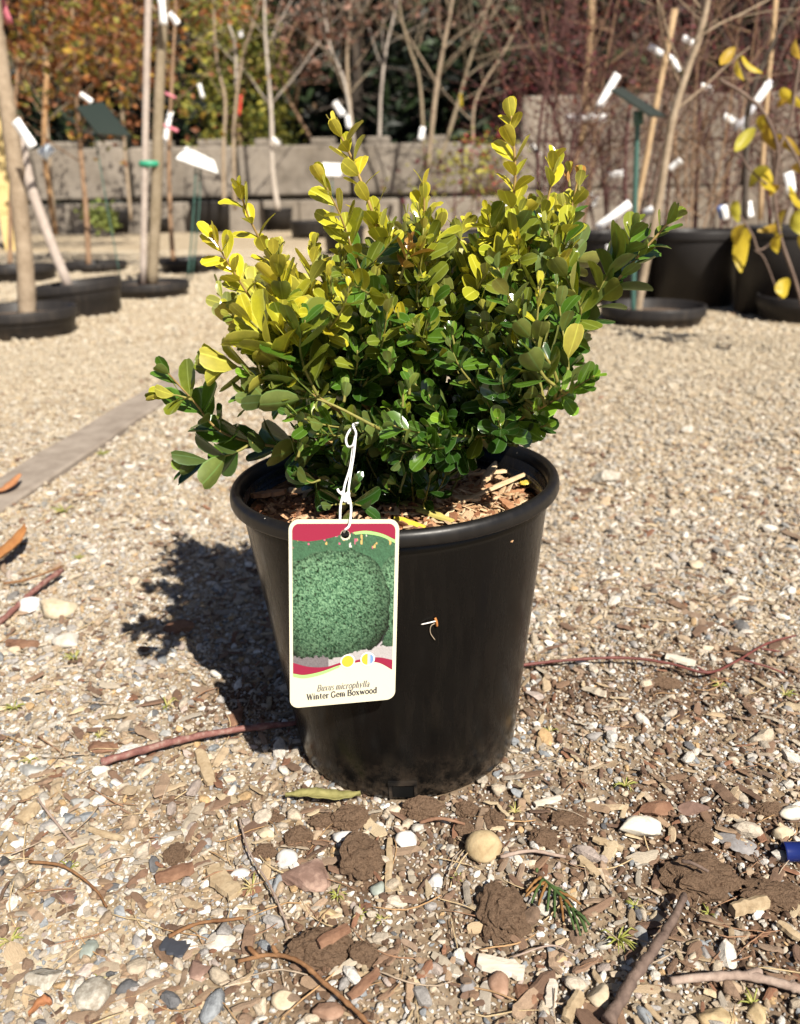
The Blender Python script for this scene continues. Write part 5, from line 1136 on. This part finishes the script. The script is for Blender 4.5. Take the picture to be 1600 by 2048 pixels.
tree('young_maple', [(346, 520), (340, 420), (338, 300), (344, 160), (350, 40), (352, -60)], 5.0, .014, 'slim reddish maple just right of the straight trunk', bm_=M_B3, nb=12, bl=.5, lev=2, leaves_=L_OR[:4], nl=700, ls=.045, lsp=.06, seed=7, start=.45)
tree('young_maple', [(20, 540), (22, 380), (30, 220), (40, 60), (44, -60)], 5.4, .014, 'maple at the far left edge with brown and olive leaves', bm_=M_B3, nb=12, bl=.55, lev=2, leaves_=L_OR, nl=900, ls=.05, lsp=.06, seed=8, start=.55)
# bare stems in the middle
tree('bare_tree', [(556, 420), (545, 340), (543, 240), (536, 140), (530, 60), (528, -60)], 11.0, .034, 'whitish bare stem in front of the wall right of the conifer', bm_=M_B2, nb=8, bl=.9, lev=2, spread=.5, seed=11, kids=2, start=.4)
tree('bare_tree', [(448, 410), (447, 300), (450, 200), (432, 110), (425, -60)], 10.2, .026, 'bare grey tan stem left of the whitish one', bm_=M_B1, nb=5, bl=.8, lev=2, seed=12, kids=2, start=.5)
tree('bare_tree', [(470, 420), (468, 260), (484, 120), (512, 30), (530, -50)], 10.4, .024, 'bare stem bending right in front of the conifer', bm_=M_B1, nb=5, bl=.8, lev=1, seed=13, kids=2, start=.5)
tree('bare_tree', [(472, 180), (470, 90), (456, 40), (448, -40)], 10.5, .018, 'thin bare fork with a white label near the conifer', bm_=M_B2, nb=3, bl=.5, lev=1, seed=14, kids=2)
tree('dead_leaf_tree', [(712, 330), (700, 220), (694, 120), (700, 40), (706, -60)], 12.6, .034, 'multi stemmed tree with withered brown leaves above the wall', bm_=M_B1, nb=13, bl=1.25, lev=2, spread=.5, leaves_=L_DB, nl=480, ls=.09, lsp=.09, seed=15, kids=2, start=.25)
tree('dead_leaf_tree', [(712, 320), (690, 170), (660, 90), (640, -40)], 12.5, .024, 'left leaning stem with withered leaves above the wall', bm_=M_B2, nb=9, bl=1.0, lev=2, leaves_=L_DB, nl=330, ls=.09, lsp=.09, seed=16, kids=2, start=.35)
tree('dead_leaf_tree', [(758, 300), (762, 190), (772, 100), (788, 30), (800, -50)], 12.4, .026, 'pale stem with brown withered tufts right of the multi stemmed tree', bm_=M_B2, nb=9, bl=.9, lev=2, leaves_=L_DB, nl=330, ls=.09, lsp=.08, seed=17, kids=2, start=.4)
tree('dead_leaf_tree', [(640, 310), (600, 240), (575, 190), (560, 120), (600, 30)], 12.8, .03, 'small withered tree left of the multi stemmed one', bm_=M_B3, nb=9, bl=.9, lev=2, leaves_=L_DB, nl=300, ls=.09, lsp=.08, seed=18, kids=2, start=.3)
tree('bare_tree', [(856, 340), (870, 200), (886, 100), (905, 0), (912, -80)], 10.8, .032, 'bare tree with many fine twigs above the wall end', bm_=M_B1, nb=13, bl=1.15, lev=3, spread=.5, seed=19, kids=2, start=.3, rtop=.4)
tree('bare_tree', [(878, 330), (912, 220), (940, 120), (968, 40), (985, -40)], 10.9, .026, 'right leaning bare stem beside the many twigged tree', bm_=M_B5, nb=12, bl=1.05, lev=3, seed=20, kids=2, start=.3)
tree('bare_tree', [(850, 340), (840, 170), (820, 100), (802, 30), (796, -40)], 10.9, .022, 'left leaning bare stem beside the many twigged tree', bm_=M_B5, nb=10, bl=1.0, lev=2, seed=21, kids=2, start=.4)
tree('bare_tree', [(948, 400), (946, 300), (952, 200), (1010, 100), (1040, 40)], 9.6, .022, 'thin bare tree just left of the tall pale wall', bm_=M_B1, nb=8, bl=.8, lev=2, seed=22, kids=2, start=.4)
# shrubs at the foot of the wall's end
for u, v, y, lab, lv, n_l, sd in ((955, 420, 9.2, 'small shrub with red stems and greenish leaves at the wall end', [L_YG[0], L_YG[1], lmat('red_stem', (.38, .05, .05))], 420, 31), (905, 470, 7.0, 'small yellow green shrub behind the right tubs', [L_YG[0], L_YG[1], L_PU[0]], 300, 32)):
    tree('small_shrub', [(u, v), (u+4, v-50), (u+6, v-100)], y, .012, lab, 'shrub', M_B4, 10, .42, 2, .6, .02, lv, n_l, .05, .05, sd, 3, start=.05)
wd = tree('small_shrub', [(202, 468), (203, 458), (204, 448)], 10.4, .008, 'green weed clump between two tubs by the wall', 'weed', M_B5, 14, .24, 1, .6, .05, [lmat('weed_green', (.20, .24, .06))], 260, .09, .03, 33, 3, start=.0)
# conifer shrub with yellow green sprays
rnd = random.Random(41); cb = A(480, 300, 13.0); con = thing('golden_conifer', (cb.x, cb.y, .5), 'golden green feathery conifer behind the bare stems left of centre', 'conifer')
V, F = tube([(cb.x, cb.y, .4), (cb.x, cb.y, 2.6)], [.05, .02], 8); obj('trunk', V, F, M_B3, con)
tips = []; mb = MB(); br = MB()
for i in range(230):
    z = rnd.uniform(.75, 2.9); rad = .95*(1-.20*(z-.75)); a = rnd.uniform(0, 6.28); p = Vector((cb.x+rad*math.cos(a)*rnd.uniform(.3, 1), cb.y+.6*rad*math.sin(a), z)); tips.append((p, UP))
    if i % 3 == 0: br.add(*tube([(cb.x, cb.y, z-.2), (Vector((cb.x, cb.y, z-.1))+p)/2, p], [.012, .008, .004], 4))
leafquads(mb, tips, 5200, .11, rnd, .09, 3, .35, 2.6); br.obj('branches', [M_B3], con); mb.obj('foliage', L_YG, con, smooth=False)

# purple twigged plants in the right tubs
M_STEMP = bark('pinkish_tan_stems', (.13, .085, .065), (.23, .155, .125))
PU = [((1085, 460), (1075, 330), (1090, 180), (1130, 40), (1150, -60), 4.0, 'purple twigged plant in the tub nearest the shrub', 51), ((1150, 460), (1130, 320), (1100, 200), (1060, 80), (1040, -40), 4.3, 'purple plant leaning left above the second tub', 52),
      ((1255, 460), (1250, 330), (1262, 190), (1290, 60), (1300, -60), 4.2, 'purple plant upright behind the dark green sign', 53), ((1215, 460), (1200, 300), (1170, 150), (1150, 0), (1146, -60), 4.8, 'purple plant behind the white leaning label', 54),
      ((1390, 460), (1395, 320), (1400, 180), (1420, 60), (1430, -60), 4.3, 'purple plant right of the leaning grey trunk', 55), ((1540, 450), (1530, 300), (1510, 160), (1520, 20), (1530, -60), 4.6, 'purple plant at the far right behind the yellow leaves', 56),
      ((1450, 450), (1460, 320), (1480, 200), (1450, 60), (1440, -60), 5.2, 'purple plant between the grey trunk and the pale right stake', 57), ((1330, 456), (1340, 300), (1330, 150), (1340, 20), (1350, -60), 5.6, 'purple plant farthest back in the middle of the right group', 58), ((1590, 450), (1600, 300), (1585, 150), (1600, 0), (1610, -60), 4.4, 'purple plant cut by the right edge of the picture', 59)]
for *pts, y, lab, sd in PU:
    tree('purple_shrub', pts, y, .010, lab, 'shrub', M_B4, 22, .50, 3, .5, .03, L_PU, 900, .022, .03, sd, 2, start=.02, rtop=.3, elong=1.8, group='purple twigged plants in the right tubs')
    o_ = [q for q in COL.objects if q.get('label') == lab][0]; r_ = random.Random(sd+900); b_ = Vector(o_.location); st = MB(); b_.z = max(b_.z, .1)
    for k in range(6):
        a_ = r_.uniform(0, 6.28); ln = r_.uniform(.5, 1.3); tp = b_+Vector((math.cos(a_)*ln*.28, math.sin(a_)*ln*.2, ln)); q0 = b_+Vector((math.cos(a_)*.05, math.sin(a_)*.05, -.1)); tps = []
        st.add(*tube(smooth_path([q0, (q0+tp)/2+Vector((r_.gauss(0, .03), r_.gauss(0, .03), 0)), tp], 4), [.0045]*6+[.0035, .0025, .0015], 4))
        for j in range(8): grow(st, tps, q0.lerp(tp, r_.uniform(.15, .95)), Vector((r_.gauss(0, .9), r_.gauss(0, .7), .6)), r_.uniform(.2, .42), .0030, 1, r_, .55, .02, 4, 3)
    st.obj('stems', [[M_B4, M_B3, M_STEMP][sd % 3]], o_)
tree('potted_tree', [(1272, 640), (1288, 548), (1318, 400), (1345, 240), (1375, 140), (1402, 60), (1430, -60)], T7[1].y, .0150, 'grey trunk leaning right out of the shallow round tub', bm_=M_B1, nb=7, bl=.42, lev=2, start=.5, seed=61, kids=2, rtop=.65)
stake([(1266, 640), (1268, 500), (1272, 330), (1276, 226)], T7[1].y-.03, 5, M_GS, 'green steel stake carrying the dark sign plate at the right', 'sign_stake')
stake([(1262, 470), (1290, 330), (1310, 220), (1350, 18)], 3.9, 6, M_STT, 'tan stake leaning right behind the dark sign plate')
stake([(1160, 300), (1172, 180), (1186, -40)], 4.4, 6.5, M_STT, 'tan stake at the left of the right group running out of the top')
stake([(1520, 440), (1530, 240), (1555, -40)], 4.0, 5, M_STT, 'pale tan stake near the yellow leaves at the right')
stake([(1095, 460), (1160, 290), (1175, 190)], 4.6, 6, M_STT, 'tan stake in the tub nearest the shrub')
tree('bare_tree', [(1490, 440), (1492, 330), (1500, 200), (1545, 90), (1600, -20)], 3.6, .014, 'dark bare stem by the pale tan stake at the right', bm_=M_B6, nb=6, bl=.35, lev=1, seed=62, start=.4)
# plant with long hanging yellow leaves at the right, nearer than the tubs
L_YL = [lmat('yellow_leaf', (.45, .34, .028), .3, .45), lmat('golden_leaf', (.38, .25, .03), .3, .45), lmat('olive_yellow_leaf', (.38, .34, .04), .3, .45)]
yy = 2.25; yl = thing('yellow_leaf_plant', A(1608, 640, 2.5), 'plant with long drooping yellow leaves on thin stems at the right edge', 'plant')
st_ = MB()
for pts, r_ in (([(1612, 640), (1590, 560), (1560, 470), (1548, 380), (1556, 300), (1530, 230), (1490, 190), (1440, 160)], .0042), ([(1560, 470), (1520, 500), (1505, 470), (1480, 430)], .0026), ([(1548, 380), (1500, 340), (1480, 310), (1452, 300)], .0026), ([(1556, 300), (1580, 240), (1590, 180), (1600, 120)], .004),
                ([(1612, 640), (1640, 500), (1620, 400), (1600, 330), (1560, 260)], .0034), ([(1510, 500), (1530, 520), (1560, 600)], .002)):
    st_.add(*tube(smooth_path([A(u, v, yy) for u, v in pts], 6), r_, 6))
st_.obj('stems', [bark('grey_brown_stem', (.11, .075, .06), (.19, .14, .11))], yl)
def long_leaf(u0, v0, u1, v1, wpx, mi, seed):
    r = random.Random(seed); a = A(u0, v0, yy+r.uniform(-.05, .05)); b = A(u1, v1, yy+r.uniform(-.06, .06)); d = (b-a); L = d.length; d.normalize(); s_ = Vector((0, 1, 0)).cross(d).normalized(); s_ = (s_+Vector((0, 1, 0))*r.uniform(-.9, .9)).normalized(); nn = d.cross(s_); w = wpx/ppm(a)/2; V = []
    for i in range(8):
        f = i/7; ww = w*(math.sin(math.pi*min(1, .05+.92*f**.8)))**.8
        for q in (-1, -.4, 0, .4, 1): V.append(a+d*(L*f)+s_*(q*ww)+nn*(abs(q)*ww*.35+L*.10*math.sin(math.pi*f)+.1*w*math.sin(f*9+q*2)))
    F = [(i*5+j, i*5+j+1, (i+1)*5+j+1, (i+1)*5+j) for i in range(7) for j in range(4)]; obj('leaf', V, F, [L_YL[mi]], yl)
for i, (a, b, c, d, w, mi) in enumerate(((1496, 456, 1482, 545, 36, 0), (1482, 450, 1472, 492, 26, 0), (1570, 420, 1562, 486, 36, 0), (1560, 470, 1556, 506, 30, 0), (1575, 556, 1566, 596, 34, 0), (1560, 450, 1515, 462, 16, 1), (1596, 420, 1604, 470, 34, 2), (1470, 94, 1440, 128, 22, 1), (1480, 112, 1488, 160, 24, 0), (1484, 112, 1526, 146, 16, 0),
                                       (1510, 256, 1470, 302, 26, 2), (1520, 232, 1526, 264, 24, 0), (1530, 250, 1552, 300, 26, 1), (1575, 200, 1556, 216, 18, 1), (1532, 332, 1500, 374, 26, 2), (1535, 335, 1548, 384, 28, 0), (1556, 370, 1540, 392, 20, 1), (1590, 328, 1602, 346, 22, 1), (1592, 78, 1602, 118, 22, 1), (1470, 402, 1478, 445, 22, 2), (1552, 270, 1600, 310, 20, 1), (1560, 180, 1610, 215, 22, 0), (1580, 370, 1620, 420, 26, 0), (1600, 470, 1640, 540, 32, 0))):
    long_leaf(a, b, c, d, w, mi, i)

# sign plates and stakes
M_SG = mat('dark_green_sign', (.022, .032, .027), .45); M_WS = rough_mat('white_sign_face', (.66, .66, .64), (.80, .80, .78), 20, .4, .1, .001)
def plate(corners, y, yb_, m, label, st_pts, name='sign_plate'):
    P = [A(u, v, yy_) for (u, v), yy_ in zip(corners, (y, yb_, yb_, y))]
    nrm = (P[1]-P[0]).cross(P[3]-P[0]).normalized(); th = .006; V = [p+nrm*th/2 for p in P]+[p-nrm*th/2 for p in P]
    o = thing('plant_sign', P[0], label, 'sign', 'plant signs on stakes'); obj('plate', V, [(0, 1, 2, 3), (7, 6, 5, 4), (0, 4, 5, 1), (1, 5, 6, 2), (2, 6, 7, 3), (3, 7, 4, 0)], m, o, smooth=False)
    for pts, r_ in st_pts: Q = [A(u, v, yq) for u, v, yq in pts]; Q[-1].z = max(Q[-1].z, 0); V, F = tube(smooth_path(Q, 5), r_, 8); obj('stake', V, F, M_GS, o)
    return o
plate([(152, 214), (205, 204), (262, 272), (196, 268)], 3.7, 3.9, M_SG, 'tilted dark green sign plate seen from behind on a thin green stake at left', [([(184, 230, 3.78), (188, 258, 3.78), (212, 400, 3.78), (240, 552, 3.78)], .0026), ([(184, 232, 3.78), (190, 262, 3.78)], .010)])
plate([(1222, 180), (1244, 176), (1334, 234), (1300, 232)], 2.75, 2.95, M_SG, 'tilted dark green sign plate edge on above the shallow round tub at right', [([(1276, 222, 2.86), (1277, 250, 2.86)], .016)])
plate([(352, 318), (372, 294), (428, 322), (436, 347)], 4.6, 4.7, M_WS, 'bright white sign face on two thin green stakes left of the shrub', [([(392, 335, 4.64), (386, 440, 4.64), (376, 556, 4.64)], .005), ([(400, 338, 4.66), (398, 420, 4.66), (384, 556, 4.66)], .004)])
plate([(642, 350), (645, 326), (684, 328), (682, 352)], 9.0, 9.1, M_WS, 'small white sign face in front of the wall behind the shrub', [([(664, 350, 9.05), (664, 470, 9.05)], .008)])
# white paper labels hanging on the plants
M_PL = mat('white_label_paper', (.82, .82, .82), .5); M_PB2 = mat('bluish_label_paper', (.62, .70, .78), .5); M_PK = mat('pink_ribbon', (.62, .18, .24), .5); M_SH = mat('grey_label_back', (.50, .50, .54), .5)
def label_strip(u0, v0, u1, v1, wpx, y, lab, m=M_PL, seed=1):
    r = random.Random(seed*7+3); a = A(u0, v0, y); b = A(u1, v1, y+r.uniform(-.03, .03)); d = b-a; L = d.length; d.normalize(); s_ = Vector((0, 1, 0)).cross(d).normalized(); nn = d.cross(s_); w = wpx/ppm(a)/2; V = []
    curl = r.uniform(-.12, .12)
    for side_ in (0, 1):
        for i in range(7):
            f = i/6
            for q in (-1, 0, 1): V.append(a+d*(L*f)+s_*(q*w)+nn*(curl*L*math.sin(math.pi*f)+.12*w*q*math.sin(f*5)+side_*.0012))
    F = [(i*3+j, i*3+j+1, (i+1)*3+j+1, (i+1)*3+j) for i in range(6) for j in range(2)]; F += [tuple(q+21 for q in f[::-1]) for f in F]
    bd = [0, 1, 2]+[i*3+2 for i in range(1, 7)]+[19, 18]+[i*3 for i in range(5, 0, -1)]
    F += [(bd[i], bd[i-1], bd[i-1]+21, bd[i]+21) for i in range(len(bd))]
    return tag(obj('paper_label', V, F, m, origin=a), lab, 'label', 'labels hanging on the nursery plants')
LB = [(30, 240, 66, 294, 20, 2.75, 'white label dangling from the thick leaning trunk at left'), (322, -4, 328, 50, 14, 3.9, 'long white label at the top beside the straight trunk'), (338, 26, 356, 48, 13, 3.9, 'short white label right of the long one at the top'),
      (160, 188, 184, 204, 10, 4.9, 'white label just above the tilted dark green plate at left'), (342, 222, 330, 288, 10, 5.0, 'white label hanging low on the slim reddish maple'), (398, 168, 406, 196, 8, 6.5, 'pale label left of the conifer'),
      (480, 62, 482, 76, 9, 10.4, 'white label in the fork of a thin bare stem'), (545, 276, 558, 290, 8, 10.9, 'small white label on the whitish bare stem'), (668, 204, 686, 230, 14, 12.3, 'white label in the brown withered tree'), (694, 230, 698, 256, 9, 12.3, 'white label below the one in the brown withered tree'),
      (846, 254, 841, 280, 11, 10.7, 'white label on the many twigged bare tree'), (1236, 148, 1198, 214, 15, 3.9, 'long white label leaning beside the dark plate at right'), (1132, 238, 1212, 234, 16, 4.3, 'white label lying nearly level left of the dark plate'),
      (1298, 92, 1322, 108, 12, 4.0, 'crumpled white label at the top of the right group'), (1322, 106, 1346, 120, 12, 4.0, 'white label continuing right of the crumpled one'), (1346, 118, 1362, 140, 11, 4.0, 'white label below the crumpled pair'), (1366, 76, 1388, 88, 12, 4.1, 'bright white folded label right of the crumpled pair'),
      (1402, 172, 1426, 180, 12, 4.4, 'small bright label right of the grey trunk'), (1448, 232, 1490, 254, 14, 4.2, 'white label slanting down beside the bluish one'), (1538, 168, 1512, 206, 16, 3.5, 'pale bluish label high by the yellow leaves'), (1362, 320, 1338, 340, 12, 3.9, 'white label on the right side of the grey trunk'),
      (1218, 352, 1250, 346, 14, 4.4, 'small level white label left of the green sign stake'), (1194, 456, 1260, 406, 16, 3.5, 'long white label slanting up just above the tub row'), (1288, 428, 1306, 418, 16, 3.7, 'white label right of the long slanting one'), (1220, 490, 1214, 522, 15, 3.05, 'white label against the black tub beside the shrub tip'),
      (1062, 290, 1080, 312, 10, 5.4, 'greyish label low at the left of the right group'), (1176, 386, 1196, 400, 9, 4.9, 'faint white label above the second tub'), (1172, 424, 1192, 404, 9, 4.9, 'faint white label slanting below the faint one'), (1576, 345, 1584, 385, 18, 3.6, 'white label at the far right behind the yellow leaves'),
      (960, 440, 1010, 410, 16, 5.4, 'white label right behind the shrub above the tubs'), (1006, 410, 1034, 430, 14, 5.2, 'white label beside the one behind the shrub'), (1446, 412, 1452, 440, 14, 3.6, 'white label with blue edge on the tub by the yellow leaves'), (1494, 404, 1500, 434, 18, 3.6, 'bright white label on the last tub'), (90, 316, 78, 296, 9, 6.4, 'small grey label on the red brown stake'),
      (1020, 330, 1030, 352, 10, 6.0, 'tiny white label near the red stemmed shrub')]
for i, q in enumerate(LB): label_strip(*q, seed=i)
label_strip(102, 292, 84, 314, 22, 6.3, 'pale bluish square label on the red brown stake at left', M_PB2, 77)
label_strip(-6, -30, 20, 48, 14, 2.9, 'pink ribbon hanging at the top left corner', M_PK, 78)
label_strip(330, 186, 352, 196, 5, 4.9, 'pink tie on the slim reddish maple', M_PK, 79); label_strip(316, 246, 356, 262, 6, 4.9, 'lower pink tie on the slim reddish maple', M_PK, 80)
label_strip(1542, 160, 1470, 262, 10, 3.9, 'long grey violet ribbon behind the yellow leaves', M_SH, 81)
label_strip(482, 190, 478, 230, 5, 10.2, 'small red tie on the bare stem by the conifer', mat('red_tie', (.55, .04, .03), .5), 82); label_strip(1440, 412, 1444, 436, 12, 3.62, 'blue label on the tub by the yellow leaves', mat('blue_label', (.03, .12, .42), .5), 83)
label_strip(921, 188, 922, 214, 6, 10.6, 'hanging yellow leaf on the many twigged bare tree', L_YL[0], 84)

# forest of dark conifers beyond the wall
rnd = random.Random(91)
def fir(x, y, h, rad, label, sd, zb=.4, n=2600, low=.6):
    r = random.Random(sd); o = thing('fir_tree', (x, y, zb), label, 'fir tree', 'dark conifers beyond the wall'); V, F = tube([(x, y, zb-.5), (x+.1, y, zb+h*.5), (x, y, zb+h)], [.17, .12, .03], 9); obj('trunk', V, F, M_B6 if sd % 2 else M_B3, o)
    mb = MB(); tp = []; br = MB()
    for i in range(150):
        f = r.random()**1.1; z = zb+low+(h-low)*f; L = rad*(1-f*.85)*r.uniform(.5, 1.05); a = r.uniform(0, 6.28); d = Vector((math.cos(a), math.sin(a), -.22)); p0 = Vector((x, y, z))
        for s in (.35, .55, .75, .9, 1): tp.append((p0+d*L*s, d))
        br.add(*tube([p0, p0+d*L*.55, p0+d*L], [.025, .015, .006], 4))
    leafquads(mb, tp, n, .34, r, .16, 3, .5, 2.4); br.obj('branches', [M_B6], o); mb.obj('foliage', L_EV, o, smooth=False)
FP = [(-8.6, 17.0, 10, 2.6, 'dark fir at the far left beyond the maples'), (-5.6, 15.6, 9, 2.4, 'dark fir behind the orange maples'), (-3.1, 17.5, 11, 2.6, 'dark fir behind the golden conifer'), (-.7, 15.9, 10, 2.4, 'dark fir behind the withered trees'), (1.1, 17.6, 11, 2.6, 'dark fir right of centre behind the many twigged tree'),
      (2.8, 15.4, 9.5, 2.3, 'dark green fir left of the purple twigs'), (4.8, 17.2, 10, 2.6, 'dark fir behind the purple twigs'), (7.0, 15.8, 10, 2.5, 'dark fir behind the right stake'), (9.4, 17.6, 11, 2.8, 'dark fir at the far right'),
      (-7.0, 20.5, 13, 3.0, 'tall dark fir in the second row at left'), (-1.9, 21, 13, 3.0, 'tall dark fir in the second row at centre'), (3.0, 21, 13, 3.2, 'tall dark fir in the second row at right of centre'), (8.0, 21.5, 13, 3.2, 'tall dark fir in the second row at far right'), (-11.5, 20, 12, 3.2, 'outermost dark fir at the left'), (12.0, 20.5, 12, 3.2, 'outermost dark fir at the right')]
for i, (x, y, h, rd, lab) in enumerate(FP): fir(x, y, h, rd, lab, 200+i, low=.5 if i % 3 else 1.4)
